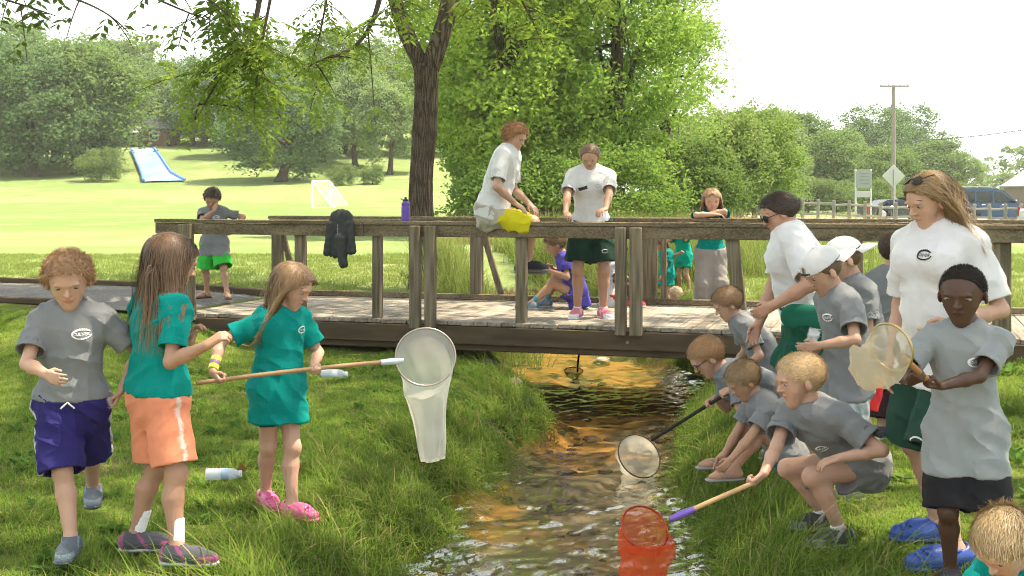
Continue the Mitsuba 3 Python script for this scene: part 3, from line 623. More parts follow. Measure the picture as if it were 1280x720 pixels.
        ms_ = hair.get('mess', 1.0); dirn = tang * 1.0 + Nn * up_w * ms_ + ms_ * own * {'tied': .05, 'curly': .3}.get(kind, .09) + ms_ * cn * {'tied': .05, 'curly': .35}.get(kind, .17); dirn = unit_rows(dirn)
        st = ln / (m - 1); cur = X.copy(); pts = [cur]
        for k in range(1, m):
            dirn = unit_rows(dirn + own * (.5 if kind == 'curly' else .06) * math.sin(k * 2.0) + tang * .15 - Nn * (.25 if kind == 'tied' else .12)); cur = cur + dirn * st
            q = (cur - HC) @ HR; e = (q - cen) / rr; r = np.linalg.norm(e, axis=1, keepdims=True); lim = 1.012 + .03 * (clump % 4)[:, None] / 4; cur = np.where(r < lim, (cen + (q - cen) * lim / np.maximum(r, .05)) @ HR.T + HC, cur); pts.append(cur)
        PT = np.stack(pts, 1); NN = np.repeat(Nn[:, None], m, 1)
    rb = ribbons(PT, NN, w); meshes.append(rb)
    tone = (.74 + .5 * rng.random(n)); root = np.linspace(.8, 1.2, PT.shape[1])
    tip = np.array(hair.get('tip', col)); base = col[None, None] + (tip - col)[None, None] * np.linspace(0, 1, PT.shape[1])[None, :, None]
    c = np.clip(base * tone[:, None, None], 0, 1); cols.append(np.repeat(c, 2, 1).reshape(-1, 3))
    return part('hair', me, cat(meshes), 'matte' if kind == 'buzz' else 'hair', True, np.vstack(cols))
def unit_rows(v): return v / (np.linalg.norm(v, axis=-1, keepdims=True) + 1e-9)

def drape(mesh2d, origin, x, y, n, target, off=.0025):
    """Lays a flat pattern (x, y, 0) on the target mesh along -n."""
    tm = trimesh.Trimesh(*target, process=False); v = np.asarray(mesh2d[0])
    o = origin + v[:, :1] * x + v[:, 1:2] * y + n * .25
    loc, ri, ti = tm.ray.intersects_location(o, np.tile(-n, (len(o), 1)), multiple_hits=False)
    dep = np.full(len(o), np.nan); dep[ri] = ((loc - o[ri]) @ -n)
    dep = np.where(np.isnan(dep), np.nanmedian(dep) if len(ri) else .25, dep)
    return o - n * (dep - off)[:, None], mesh2d[1]
def flat2d(polys, maxe=.012):
    vs = []
    for g in polys:
        for q in getattr(g, 'geoms', [g]):
            v, f = trimesh.creation.triangulate_polygon(q, engine='earcut'); v, f = trimesh.remesh.subdivide_to_size(np.c_[v, np.zeros(len(v))], f, maxe); vs.append((v, f))
    return cat(vs)
def oval_mark(w, hgt):
    """An open oval swoosh with a tail, as on the shirts."""
    e = shapely.affinity.scale(Point(0, 0).buffer(1, 32), w / 2, hgt / 2); i = shapely.affinity.translate(shapely.affinity.scale(Point(0, 0).buffer(1, 32), w / 2 * .84, hgt / 2 * .70), w * .02, -hgt * .02)
    ring = e.difference(i); cut = Polygon([(w * .30, -hgt * .05), (w * .6, -hgt * .05), (w * .6, hgt * .22), (w * .36, hgt * .20)]); return ring.difference(cut)
def word2d(text, hgt, cx, cy):
    m = meshkit.text_mesh(text, hgt, .001, True); v = np.array(m.vertices); top = v[m.faces][:, :, 2].min(1) > .0005
    f = m.faces[top]; c = (v[f].reshape(-1, 3).min(0) + v[f].reshape(-1, 3).max(0)) / 2; v = v - c + [cx, cy, 0]
    v[:, 2] = 0; u, inv = np.unique(f, return_inverse=True); return v[u], inv.reshape(f.shape)
def logo_on(info, side=1, w=.085, color=(.75, .75, .74), word=True, dz=0.0, dx=.5, where='shirt'):
    H = info['H']; fw, lf, up = info['fw'], info['lf'], info['up']; x = lf
    o = info['C'] + up * (.02 * H + dz) + lf * side * dx * .075 * H
    ms = [flat2d([oval_mark(w, w * .55)])]
    if word: ms.append(word2d('CULVER', w * .14, 0, 0))
    m = drape(cat(ms), o, x, up, fw, info['shirt_mesh'], .0035)
    part('emblem', info['shirt'], m, 'cloth', False, color)

# ------------------------------------------------------------------ the footbridge
DZ, RT = 0.385, 1.355          # deck top, rail top
def rail_at(px, o=0.0):
    """How far along the bridge the pixel column px meets the line o metres behind the near rail."""
    k = (px - 640) / F; a = BA + BN * o
    return (k * a[1] - a[0]) / (BD[0] - k * BD[1])
bridge = thing('footbridge', 'weathered grey timber footbridge with rails crossing the stream', 'bridge')
rng = np.random.default_rng(5)
S0, S1, WID = 0.28, 9.7, 2.4
D3, N3 = np.array([*BD, 0]), np.array([*BN, 0])
s = S0
while s < S1:
    w = 0.133; zz = DZ - 0.02 + rng.uniform(-.003, .003); e0, e1 = rng.uniform(-.015, .015, 2)
    part('plank', bridge, beam(bp(s + w / 2, -0.03 + e0, zz + rng.uniform(-.002, .002)), bp(s + w / 2, WID + 0.02 + e1, zz), w, 0.04, .004), 'deck_wood'); s += 0.14
for o, top in ((0.03, DZ - .045), (0.8, DZ - .045), (1.6, DZ - .045), (WID - 0.03, DZ - .045)):
    part('girder', bridge, beam(bp(S0 + .05, o, top - .12), bp(S1 - .05, o, top - .12), 0.09, 0.235, .008), 'beam_wood')
part('fascia_board', bridge, beam(bp(S0, -0.055, DZ - .13), bp(S1, -0.055, DZ - .13), 0.04, 0.17, .006), 'beam_wood')
part('kerb_board', bridge, beam(bp(S0 + .05, WID - .03, DZ + .035), bp(S1, WID - .03, DZ + .035), 0.07, 0.065, .006), 'rail_wood')
for sa in (0.9, 7.6):
    for o in (.15, 2.2): part('footing', bridge, beam(bp(sa, o, -.4), bp(sa, o, .08), .22, .22, .01, up=(1, 0, 0)), 'beam_wood')
def cap_boards(o, joints):
    for a, b in zip(joints[:-1], joints[1:]):
        dz = rng.uniform(-.006, .006)
        part('rail_cap', bridge, beam(bp(a + .003, o, RT - .019 + dz), bp(b - .003, o, RT - .019 - dz * .4), 0.15, 0.038, .005), 'rail_wood')
        part('rail_board', bridge, beam(bp(a + .003, o - .035, RT - .097 + dz), bp(b - .003, o - .035, RT - .097 - dz * .4), 0.038, 0.112, .005), 'rail_wood')
cap_boards(0.0, [-0.03, 2.35, rail_at(905), 9.6]); cap_boards(WID, [0.0, 2.9, 6.05, 9.6])
def post(px, o, w, d_, top=RT - .045, bottom=DZ - .07, lx=0.0, oo=0.0):
    s = rail_at(px, o)
    part('post', bridge, beam(bp(s + lx, o + oo * .5, bottom), bp(s, o + oo, top), w, d_, .007, up=N3), 'post_wood')
def brace(px, o, dx, w=.07):
    s = rail_at(px, o); part('brace', bridge, beam(bp(s + dx, o + .12, DZ + .0), bp(s, o + .02, RT - .2), w, .04, .005, up=N3), 'post_wood')
for px, w, lx in ((232, .14, 0.04), (376, .10, 0), (472, .085, 0), (519, .10, 0), (538, .10, 0), (652, .10, 0), (776, .10, 0), (795, .11, 0), (1060, .10, 0), (1252, .15, 0)):
    post(px, -0.095 if px in (519, 538, 776, 795, 232) else .035, w, .09, lx=lx, bottom=DZ - .075 if px in (519, 538, 776, 795, 232) else DZ - .02)
post(914, .04, .12, .09, bottom=DZ - .02, lx=.10)
for px, w in ((347, .13), (596, .14), (812, .17), (1071, .13)): post(px, WID, w, .09, bottom=DZ - .2)
post(830, WID, .05, .07, bottom=DZ - .2); brace(352, WID, .16); brace(604, WID, .2)
# bolts along the outer beam
for px in (233, 528, 786, 900, 985, 1245):
    p = bp(rail_at(px, -.1), -.079 if px in (900, 985) else -.142, DZ - .13); part('bolt', bridge, tube([p, p - N3 * .02], .016, 8), 'metal', False, (.2, .18, .16))

# the path and its edging
pxy = [BA + BD * s + BN * 1.2 for s in np.linspace(.35, -14, 60)]
PX = np.array([[q[0] + BN[0] * w, q[1] + BN[1] * w + .9 * float(sstep(-3.6, -5.4, q[0])) + .012 * max(0, -q[0] - 3.7) ** 2] for q in pxy for w in np.linspace(-1.05, 1.25, 16)]).reshape(60, 16, 2)
PZ = gz(PX[..., 0], PX[..., 1]) + .035; PZ[:3] = np.minimum(PZ[:3], DZ - .055)
def _path(p, n, uv):
    v = mikit.voronoi(p.x * 38, p.y * 38); b = mikit.fbm(p.x * 2, p.y * 2, 0.0, 3)
    return mikit.mix((0.12, 0.112, 0.10), (0.27, 0.26, 0.24), 0.5 * v[2] + 0.5 * b)
mat('path_mat', {'type': 'diffuse', 'reflectance': proc(_path)})
pm = gridmesh(PX[..., 0], PX[..., 1], PZ); scene['path'] = ply((pm[0], pm[1][:, ::-1]), 'path_mat', True); labels['path'] = {'label': 'grey gravel path leading up to the left end of the footbridge', 'kind': 'structure'}
for side, nm in ((15, 'far'), (0, 'near')):
    k = thing('timber_edging', 'dark timber edging along the %s side of the gravel path' % nm, 'edging')
    for i in range(0, 56, 8):
        if side == 0 and i < 8: continue
        a, b = PX[i, side], PX[min(i + 8, 59), side]; sg = BN * (.07 if side else -.07)
        part('timber', k, beam([*(a + sg), gz(*a) + .04], [*(b + sg), gz(*b) + .04], .12, .12 if side else .07, .01), 'beam_wood')

# ------------------------------------------------------------------ trees
def leaf_cards(C, size, rng, nrm=None, aspect=.5, bend=.25):
    """Leaves as small folded rhombs at C (n, 3): 2 triangles each."""
    n = len(C); size = np.broadcast_to(size, (n,))
    a = unit_rows(rng.normal(size=(n, 3)) * [1, 1, .6] + [0, 0, -.35]); r = rng.normal(size=(n, 3)) * .8 if nrm is None else nrm + rng.normal(size=(n, 3)) * .55
    b = unit_rows(np.cross(a, r)); c = np.cross(a, b)
    L, Wd = size[:, None], size[:, None] * aspect
    v = np.stack([C - a * L * .5, C + b * Wd * .5 + c * Wd * bend, C + a * L * .5, C - b * Wd * .5 + c * Wd * bend], 1).reshape(-1, 3)
    i = np.arange(n)[:, None] * 4
    return v, np.vstack([i + [0, 1, 2], i + [0, 2, 3]])
def crown(seed, n_clump, per, leaf, rad, zc, color, var=.25, hollow=.55, clump=.2, second=(.16, .2, .04), aspect=.55, low=-.9):
    """Leaf clumps spread through an uneven ellipsoid; returns (mesh, colours, clump centres)."""
    rng = np.random.default_rng(seed); rad = np.array(rad); cs = []
    lob = rng.normal(size=(7, 3)); lob /= np.linalg.norm(lob, axis=1, keepdims=True); lw_ = rng.uniform(.05, .3, 7)
    while len(cs) < n_clump:
        d = unit(rng.normal(size=3)); r = rng.uniform(hollow, 1) ** .6
        k = .78 + sum(w * max(0, d @ l) ** 3 for w, l in zip(lw_, lob)) + rng.uniform(-.1, .1)
        if d[2] < low: continue
        cs.append(d * r * k * rad + [0, 0, zc])
    cs = np.array(cs); cr = rng.uniform(.6, 1.25, n_clump) * clump * rad.mean()
    idx = np.repeat(np.arange(n_clump), per); off = rng.normal(size=(len(idx), 3)) * [.62, .62, .36]
    off = off / np.maximum(1, np.linalg.norm(off, axis=1, keepdims=True) / 1.3)
    C = cs[idx] + off * cr[idx][:, None]; C[:, 2] -= .25 * cr[idx] * (off[:, 0] ** 2 + off[:, 1] ** 2)
    nr = unit_rows(off + unit_rows(cs - [0, 0, zc])[idx] * .6 + [0, 0, .7])
    v, f = leaf_cards(C, leaf * rng.uniform(.65, 1.35, len(C)), rng, nr, aspect)
    leaf_green = np.array(color) * .72 + np.array(second) * .28                       # one leaf colour per tree, each leaf a little different
    col = leaf_green * (1 - .5 * var + var * rng.random((len(C), 1))) * (.95 + .1 * rng.random((len(C), 3)))
    return (v, f), np.repeat(col * 1.8, 4, 0), cs
def limbs(base, top, r0, targets, rng, fork=.35, sides=7):
    base, top = np.asarray(base, float), np.asarray(top, float)
    ax = np.linspace(0, 1, 9); side = rng.normal(size=3) * .03 * np.linalg.norm(top - base)
    tr = base + (top - base) * ax[:, None] + np.sin(ax * 3)[:, None] * side * [1, 1, 0]
    rr = r0 * (1 - .8 * ax) * (1 + .5 * np.exp(-ax * 22)); ms = [tube(tr, rr, sides)]
    for t in targets:
        k = rng.uniform(fork, .92); i = k * 8; p = tr[int(i)] + (tr[min(int(i) + 1, 8)] - tr[int(i)]) * (i % 1); m = p * .5 + t * .5 + [0, 0, .12 * np.linalg.norm(t - p)]
        u = np.linspace(0, 1, 6)[:, None]; q = p * (1 - u) ** 2 + 2 * m * u * (1 - u) + t * u * u
        ms.append(tube(q, np.linspace(r0 * (1 - .8 * k) * .5, r0 * .05, 6), 5))
    return cat(ms)
PROTO = {}
def proto(name, seed, rad, zc, n, per, leaf, color, second, r0, hollow=.45, clump=.2, ntarget=22, low=-.9, var=.25):
    """One kind of tree as two shape groups (trunk and crown), for copies."""
    m, c, cs = crown(seed, n, per, leaf, rad, zc, color, var, hollow, clump, second, low=low); rng = np.random.default_rng(seed + 1)
    w = limbs((0, 0, -.3), (rng.normal() * .3, rng.normal() * .3, zc + rad[2] * .55), r0, cs[rng.choice(len(cs), ntarget, False)] * .92 + np.array([0, 0, zc]) * .08, rng)
    scene['kind_crown_' + name] = {'type': 'shapegroup', 'leaves': ply(m, 'leaf', False, color=np.clip(c, 0, 1))}
    scene['kind_trunk_' + name] = {'type': 'shapegroup', 'wood': ply(w, 'far_bark', True)}
    PROTO[name] = True
def plant(kind, name, label, x, y, sc, rot, group, z=None, cat_='tree', sxy=None):
    k = thing(name, label, cat_, group); z = float(gz(x, y)) if z is None else z; sxy = sc if sxy is None else sxy
    M = T().translate([x, y, z]).rotate([0, 0, 1], rot).scale([sxy, sxy, sc])
    scene[key_for('crown', k)] = {'type': 'instance', 'g': {'type': 'ref', 'id': 'kind_crown_' + kind}, 'to_world': M}
    scene[key_for('trunk', k)] = {'type': 'instance', 'g': {'type': 'ref', 'id': 'kind_trunk_' + kind}, 'to_world': M}
    return k
# kinds are built 10 m tall (shrub kinds 3 m)
proto('broad', 11, (4.3, 4.3, 4.6), 5.2, 170, 90, .30, (.075, .12, .035), (.17, .235, .075), .34)
proto('dense', 12, (3.9, 3.9, 4.9), 4.9, 180, 90, .28, (.058, .10, .037), (.135, .205, .078), .36)
proto('pale', 13, (3.5, 3.5, 4.5), 5.4, 130, 85, .30, (.115, .165, .06), (.20, .265, .10), .28, clump=.17)
proto('tall', 14, (2.9, 2.9, 4.6), 5.4, 130, 85, .28, (.08, .125, .04), (.16, .23, .075), .28)
proto('shrub', 15, (1.7, 1.7, 1.55), 1.45, 90, 80, .14, (.075, .115, .036), (.15, .20, .06), .07, hollow=.3, clump=.26)
G1 = 'trees along the far edge of the field'
def far_tree(kind, px, base, top, Y, label, wid=1.0, group=G1, name='tree'):
    x = (px - 640) / F * Y; z = CAMZ - (base - HZ) / F * Y; hgt = (base - top) / F * Y; zg = float(gz(x, Y)); hgt += max(0, z - zg)
    return plant(kind, name, label, x, Y, hgt / 10.0 if kind != 'shrub' else hgt / 3.0, (px * 37) % 360, group, zg, sxy=wid * (hgt / 10.0 if kind != 'shrub' else hgt / 3.0), cat_='tree' if name == 'tree' else 'shrub')
FT = [('broad', -12, 205, 45, 112, 'leafy tree at the far left edge of the field', 1.1), ('dense', 42, 206, 40, 110, 'dark green round tree, second from the left of the field edge', 1.15),
      ('broad', 98, 206, 30, 113, 'tallest round tree left of the blue slide', 1.2), ('dense', 126, 202, 75, 118, 'dense green tree just left of the cabin and blue slide', .72),
      ('pale', 222, 186, 80, 150, 'pale green tree behind the cabin roof', 1.1), ('tall', 180, 165, 62, 165, 'tall tree on the rise behind the cabin', 1.2), ('broad', 255, 190, 72, 150, 'broad tree on the rise right of the slide', 1.0),
      ('dense', 298, 207, 88, 128, 'dark tree left of the lone oak', 1.0), ('dense', 350, 229, 78, 104, 'dark spreading oak standing alone on the field edge', 1.25),
      ('broad', 402, 214, 78, 122, 'green tree right of the lone oak', 1.0), ('pale', 444, 216, 82, 118, 'pale green tree above the soccer goal', 1.0), ('pale', 487, 218, 88, 112, 'pale bushy tree just left of the trunk by the bridge', 1.0),
      ('tall', 415, 200, 55, 160, 'tall tree on the skyline between the oak and the big trunk', 1.2), ('broad', 320, 190, 60, 170, 'treetop on the skyline behind the lone oak', 1.2), ('tall', 20, 190, 22, 140, 'tall treetop behind the leftmost trees', 1.2),
      ('pale', 500, 205, 62, 150, 'pale treetop behind the trunk by the bridge', 1.2), ('broad', 125, 185, 40, 150, 'treetop behind the tallest round tree', 1.1), ('pale', 560, 215, 90, 130, 'tree seen right of the forked trunk', 1.1),
      ('dense', 220, 192, 100, 150, 'dark tree right behind the top of the slide', 1.15), ('broad', 240, 195, 96, 143, 'green tree on the slope between the slide and the lone oak', 1.15), ('dense', 272, 198, 92, 140, 'dark green tree on the slope left of the lone oak', 1.2), ('pale', 305, 195, 80, 148, 'pale tree on the slope behind the dark tree', 1.1),
      ('broad', 378, 205, 80, 140, 'full tree behind the lone oak to its right', 1.15), ('dense', 428, 210, 86, 132, 'dark tree behind the soccer goal', 1.15), ('broad', 468, 214, 84, 130, 'green tree behind the goal, near the trunk by the bridge', 1.15), ('broad', 70, 204, 44, 122, 'leafy tree between the dark round tree and the tallest round tree', 1.1), ('dense', 130, 190, 70, 150, 'dark tree left behind the cabin', .9)]
for k_, px, b, t, Y, lab, w in FT: far_tree(k_, px, b, t, Y, lab, w)
FR = [('pale', 962, 250, 128, 120, 'pale green tree behind the split rail fence, left of the poles', 1.0), ('tall', 1003, 250, 132, 125, 'tree between the two utility poles', 1.2), ('broad', 1040, 252, 150, 118, 'round tree behind the notice board', 1.15),
      ('dense', 1085, 240, 134, 170, 'dark tree on the skyline left of the tall utility pole', 1.15), ('dense', 1128, 240, 130, 175, 'dark tree on the skyline right of the tall utility pole', 1.15), ('broad', 1165, 250, 165, 150, 'green tree above the woman with sunglasses', 1.2),
      ('pale', 1205, 250, 190, 150, 'lower pale tree above the dark car', 1.2), ('pale', 1252, 240, 212, 190, 'small far tree beside the grey roofed house', 1.3), ('broad', 1110, 256, 175, 110, 'tree behind the diamond road sign', 1.1), ('pale', 985, 256, 172, 96, 'bushy pale tree behind the fence', 1.0), ('tall', 1060, 250, 158, 140, 'tree behind the notice board and diamond sign', 1.0)]
for k_, px, b, t, Y, lab, w in FR: far_tree(k_, px, b, t, Y, lab, w, 'trees beyond the road')
for px, b, t, Y, lab in ((126, 216, 184, 104, 'shrub left of the blue slide'), (428, 226, 205, 100, 'shrub under the trees behind the soccer goal'), (465, 225, 205, 101, 'shrub between the goal and the big trunk'),
                         (1100, 255, 222, 90, 'shrub behind the notice board'), (1155, 258, 225, 92, 'shrub behind the woman with sunglasses'), (948, 258, 215, 75, 'shrub left of the split rail fence'), (975, 255, 225, 98, 'shrub behind the left end of the split rail fence'), (1010, 255, 222, 99, 'shrub behind the middle of the fence'), (1045, 255, 224, 97, 'shrub left behind the notice board'), (1070, 254, 226, 105, 'shrub in the gap left of the diamond sign'), (1130, 255, 222, 101, 'shrub right of the diamond sign'), (1185, 255, 226, 104, 'shrub behind the dark blue car, left'), (1215, 255, 228, 106, 'shrub behind the dark blue car, right')):
    far_tree('shrub', px, b, t, Y, lab, 1.25, 'shrubs along the edges of the field', 'shrub')
# wooded rise far behind, reads as one mass
rng = np.random.default_rng(77); ms, cc = [], []
for i in range(150):
    x = rng.uniform(-150, 10) if i < 95 else rng.uniform(10, 125); y = rng.uniform(168, 250) if i < 95 else rng.uniform(190, 260); m, c, _ = crown(900 + i % 5, 22, 20, 1.1, (5, 5, 6), 7, (.075, .115, .04), .25, .4, .3, (.15, .2, .07))
    ms.append((m[0] * rng.uniform(.8, 1.25) * (1 if x < 55 else .62) + [x, y, float(gz(x, y))], m[1])); cc.append(c)
scene['distant_woodland'] = ply(cat(ms), 'leaf', False, color=np.vstack(cc)); labels['distant_woodland'] = {'label': 'far wooded rise of hazy green treetops behind the field', 'category': 'woodland', 'kind': 'stuff'}

# big leafy trees just behind the bridge
def near_tree(name, label, x, y, hgt, rad, zc, n, per, leaf, color, second, r0, seed, group, **kw):
    k = thing(name, label, 'tree', group); z = float(gz(x, y)); m, c, cs = crown(seed, n, per, leaf, rad, zc, color, .25, kw.get('hollow', .35), kw.get('clump', .17), second, kw.get('aspect', .5), kw.get('low', -1))
    o = np.array([x, y, z]); part('crown', k, (m[0] + o, m[1]), 'leaf', False, np.clip(c, 0, 1))
    rg = np.random.default_rng(seed); part('trunk', k, xf(limbs((0, 0, -.3), (0, 0, zc + rad[2] * .6), r0, cs[rg.choice(len(cs), kw.get('nt', 30), False)], rg, .2), None, o), 'far_bark', True)
    return k
GB = 'leafy trees behind the bridge'
near_tree('leafy_tree', 'large bright green leafy tree behind the man sitting on the rail', -.1, 38, 13, (3.0, 3.2, 6.0), 6.2, 330, 130, .19, (.135, .20, .034), (.30, .385, .075), .22, 41, GB, clump=.15)
near_tree('leafy_tree', 'large leafy tree behind the standing woman with a name tag', 2.6, 39, 14, (3.6, 3.2, 7.0), 7.4, 330, 130, .19, (.11, .18, .034), (.27, .36, .07), .24, 42, GB, clump=.15)
near_tree('leafy_tree', 'feathery pale green tree at the right of the big leafy group', 5.3, 44, 15, (2.3, 2.4, 8.0), 7.5, 220, 100, .17, (.13, .19, .045), (.24, .32, .09), .2, 43, GB, clump=.16, aspect=.3)
near_tree('leafy_tree', 'dark leafy tree low behind the forked trunk', -1.0, 42, 8, (1.9, 2.4, 4.0), 3.9, 200, 120, .19, (.08, .14, .03), (.2, .29, .05), .18, 44, GB)
near_tree('bushy_tree', 'pale bushy tree behind the girl leaning on the far rail', 8.0, 50, 5, (2.6, 2.4, 2.6), 2.6, 200, 110, .16, (.11, .155, .045), (.20, .26, .07), .1, 45, GB, clump=.2)
near_tree('bushy_tree', 'tall pale green bush left of the split rail fence', 10.2, 52, 5, (2.3, 2.2, 2.7), 2.9, 200, 110, .16, (.095, .15, .035), (.19, .25, .06), .1, 46, GB, clump=.2)
near_tree('bushy_tree', 'low dark bush under the feathery tree', 6.4, 42, 4, (1.7, 1.7, 1.5), 1.4, 120, 100, .15, (.06, .10, .025), (.14, .2, .05), .08, 47, GB, clump=.25)
near_tree('bushy_tree', 'low leafy bush under the large trees behind the rail', 1.2, 35, 3, (3.2, 1.5, 1.7), 1.3, 200, 110, .15, (.08, .135, .028), (.19, .27, .05), .08, 48, GB, clump=.2)

# the forked tree by the bridge, with hanging sprays of leaflets
ft = thing('shade_tree', 'forked shade tree with furrowed bark standing behind the bridge', 'tree')
TX, TY = -1.24, 17.4; TB = np.array([TX, TY, float(gz(TX, TY)) - .15])
def pl(pts): return np.array([at(a, b, y) for a, b, y in pts])
def spline(p, n=24):
    from scipy.interpolate import CubicSpline
    p = np.asarray(p, float); t = np.r_[0, np.cumsum(np.linalg.norm(np.diff(p, axis=0), axis=1))]; return CubicSpline(t, p)(np.linspace(0, t[-1], n))
trunk = spline([TB, TB + [.0, 0, .5], at(526, 260, TY), at(529, 180, TY), at(532, 80, TY)], 30)
tr_r = np.interp(np.linspace(0, 1, 30), [0, .06, .2, .6, 1], [.30, .225, .185, .165, .18])
fork_l = spline([at(531, 92, TY), at(517, 62, TY), at(500, 20, TY), at(486, -30, TY + .2), at(440, -160, TY - .3), at(400, -330, TY - 1)], 24)
fork_r = spline([at(534, 92, TY), at(548, 55, TY), at(562, 5, TY), at(572, -50, TY), at(600, -200, TY + .5), at(650, -380, TY + 1.2)], 24)
sides = 20
tv, tf = cat([tube(trunk, tr_r, sides), tube(fork_l, np.linspace(.125, .05, 24), 14), tube(fork_r, np.linspace(.145, .055, 24), 14)])
tn = vnormals(tv, tf); tv = tv + tn * ((meshkit.fbm(tv * [5, 5, 1.2], 3, 8) - .5) * .05)[:, None]
part('trunk', ft, (tv, tf), 'bark', True)
def compound(P, dirs, rng, ln, leaflet, npair=6):
    """Pinnate leaves: a row of paired leaflets along each stalk."""
    n = len(P); vs, fs, tw = [], [], []
    d = unit_rows(dirs); s = unit_rows(np.cross(d, [0, 0, 1.0]) + 1e-6); u = np.cross(s, d); C, A, Nn = [], [], []
    for k in range(npair):
        t = (k + .6) / npair; base = P + d * (ln * t)[:, None] + np.array([0, 0, -1.0]) * (ln * t * t * .35)[:, None]
        for sg in (-1, 1):
            a = unit_rows(s * sg * .85 + d * .45 + np.array([0, 0, -.35]) + rng.normal(size=(n, 3)) * .14); sz = leaflet * (1 - .25 * abs(t - .5)) * rng.uniform(.8, 1.2, n)
            C.append(base + a * (sz * .5)[:, None]); A.append(np.c_[a, sz]); Nn.append(u + rng.normal(size=(n, 3)) * .25)
    C, A, Nn = np.vstack(C), np.vstack(A), np.vstack(Nn); a, sz = A[:, :3], A[:, 3:]; b = unit_rows(np.cross(a, Nn)); c = np.cross(b, a)
    v = np.stack([C - a * sz * .5, C + b * sz * .19 + c * sz * .05 - a * sz * .05, C + a * sz * .5, C - b * sz * .19 + c * sz * .05 - a * sz * .05], 1).reshape(-1, 3); i = np.arange(len(C))[:, None] * 4
    return (v, np.vstack([i + [0, 1, 2], i + [0, 2, 3]])), len(C)
rng = np.random.default_rng(21)
def spray(parent, path, r0, n, ln, leaflet, color, second, twigs=5, spread=.5, npair=6):
    """A hanging branch with side twigs, set with compound leaves."""
    p = spline(path, 26); ms = [tube(p, np.linspace(r0, r0 * .2, 26), 6)]; P, Dn = [], []
    for t in range(twigs):
        i = int(rng.uniform(6, 25)); d = unit(rng.normal(size=3) * [1, .7, .4] + [0, 0, -.5]); L = rng.uniform(.4, 1.0) * spread; u = np.linspace(0, 1, 7)[:, None]
        q = p[i] + d * L * u + np.array([0, 0, -.3]) * L * u * u; ms.append(tube(q, np.linspace(r0 * .3, .003, 7), 5))
        for k in range(n // twigs // 2): j = rng.integers(1, 7); P.append(q[j]); Dn.append(d + rng.normal(size=3) * .7 + [0, 0, -.25])
    for k in range(n // 2): i = rng.integers(8, 26); P.append(p[i]); Dn.append(rng.normal(size=3) * [1, 1, .5] + [0, 0, -.35])
    P = np.array(P); m, c = compound(P, np.array(Dn), rng, ln * rng.uniform(.7, 1.2, len(P)), leaflet, npair)
    col = (np.array(color) * .5 + np.array(second) * .5) * rng.uniform(.85, 1.15, (c, 1)) * rng.uniform(.95, 1.05, (c, 3))
    part('branch', parent, cat(ms), 'far_bark', True); part('leaf_spray', parent, m, 'leaf', False, np.repeat(col * 1.45, 4, 0), kind='stuff')
LC, LL = (.10, .16, .022), (.22, .30, .045)
H_ = 14.5
for path, r0, n, sp in (([at(480, -40, 16.8), at(468, 20, 16.2), at(440, 60, 15.6), at(395, 78, 15), at(368, 96, 14.8)], .045, 46, 1.0),
                        ([at(330, -60, H_), at(318, 30, H_), at(300, 65, H_ - .2), at(268, 100, H_ - .3), at(244, 150, H_ - .3)], .04, 90, 1.0),
                        ([at(345, -40, 13.8), at(330, 40, 13.6), at(322, 90, 13.5), at(318, 150, 13.4)], .022, 80, .9), ([at(300, -50, 14), at(285, 20, 13.8), at(300, 60, 13.7), at(322, 70, 13.6)], .03, 90, .9),
                        ([at(420, -60, 15), at(408, 0, 14.8), at(398, 50, 14.7), at(385, 90, 14.6)], .022, 36, .6), ([at(520, -60, 15.5), at(505, -10, 15.2), at(480, 25, 15)], .02, 26, .6),
                        ([at(600, -80, 15), at(640, -20, 15), at(665, 25, 15), at(680, 60, 15)], .03, 40, .8), ([at(560, -80, 14.5), at(590, -25, 14.4), at(610, 10, 14.3)], .02, 26, .7), ([at(690, -90, 15.5), at(730, -40, 15.4), at(760, -5, 15.4)], .02, 22, .7)):
    spray(ft, path, r0, n, .34, .115, LC, LL, 7, sp)
# its canopy above the frame
def canopy(parent, centre, rad, n, per, leaf, seed, low=-.6, color=LC, second=LL, zmin=None):
    m, c, cs = crown(seed, n, per, leaf, rad, 0, color, .25, .3, .13, second, .45, low)
    part('crown', parent, (m[0] + centre, m[1]), 'leaf', False, np.clip(c, 0, 1)); return cs + centre
cs = canopy(ft, np.array([-.4, 13.2, 10.8]), (7.0, 8.6, 4.0), 300, 130, .19, 61)
part('limb', ft, cat([tube(spline([fork_l[16], fork_l[-1] * .5 + c * .5 + [0, 0, .4], c], 8), np.linspace(.07, .015, 8), 6) for c in cs[::6]]), 'far_bark', True, kind='stuff')
# trees beside the camera whose branches shade the banks
def side_tree(label, x, y, centre, rad, n, seed, per=120, leaf=.17):
    k = thing('shade_tree', label, 'tree'); b = np.array([x, y, float(gz(x, y)) - .2]); c0 = np.array(centre)
    cs = canopy(k, c0, rad, n, per, leaf, seed); tr = spline([b, b + [0, 0, 2.5], (b + c0) / 2 + [0, 0, 1], c0 + [0, 0, 1]], 16)
    part('trunk', k, tube(tr, np.linspace(.3, .1, 16), 12), 'far_bark', True)
    part('limb', k, cat([tube(spline([tr[9], (tr[13] + c) / 2 + [0, 0, .5], c], 8), np.linspace(.06, .012, 8), 5) for c in cs[::6]]), 'far_bark', True, kind='stuff'); return k
st1 = side_tree('broad shade tree left of the lawn, leafy twigs hanging in at the top left', -8.6, 8.8, (-5.2, 8.2, 8.4), (4.6, 4.4, 2.6), 110, 62)
st2 = side_tree('broad shade tree standing beyond the right end of the bridge', 10.2, 7.6, (6.6, 7.4, 8.8), (4.4, 3.3, 2.8), 110, 63)
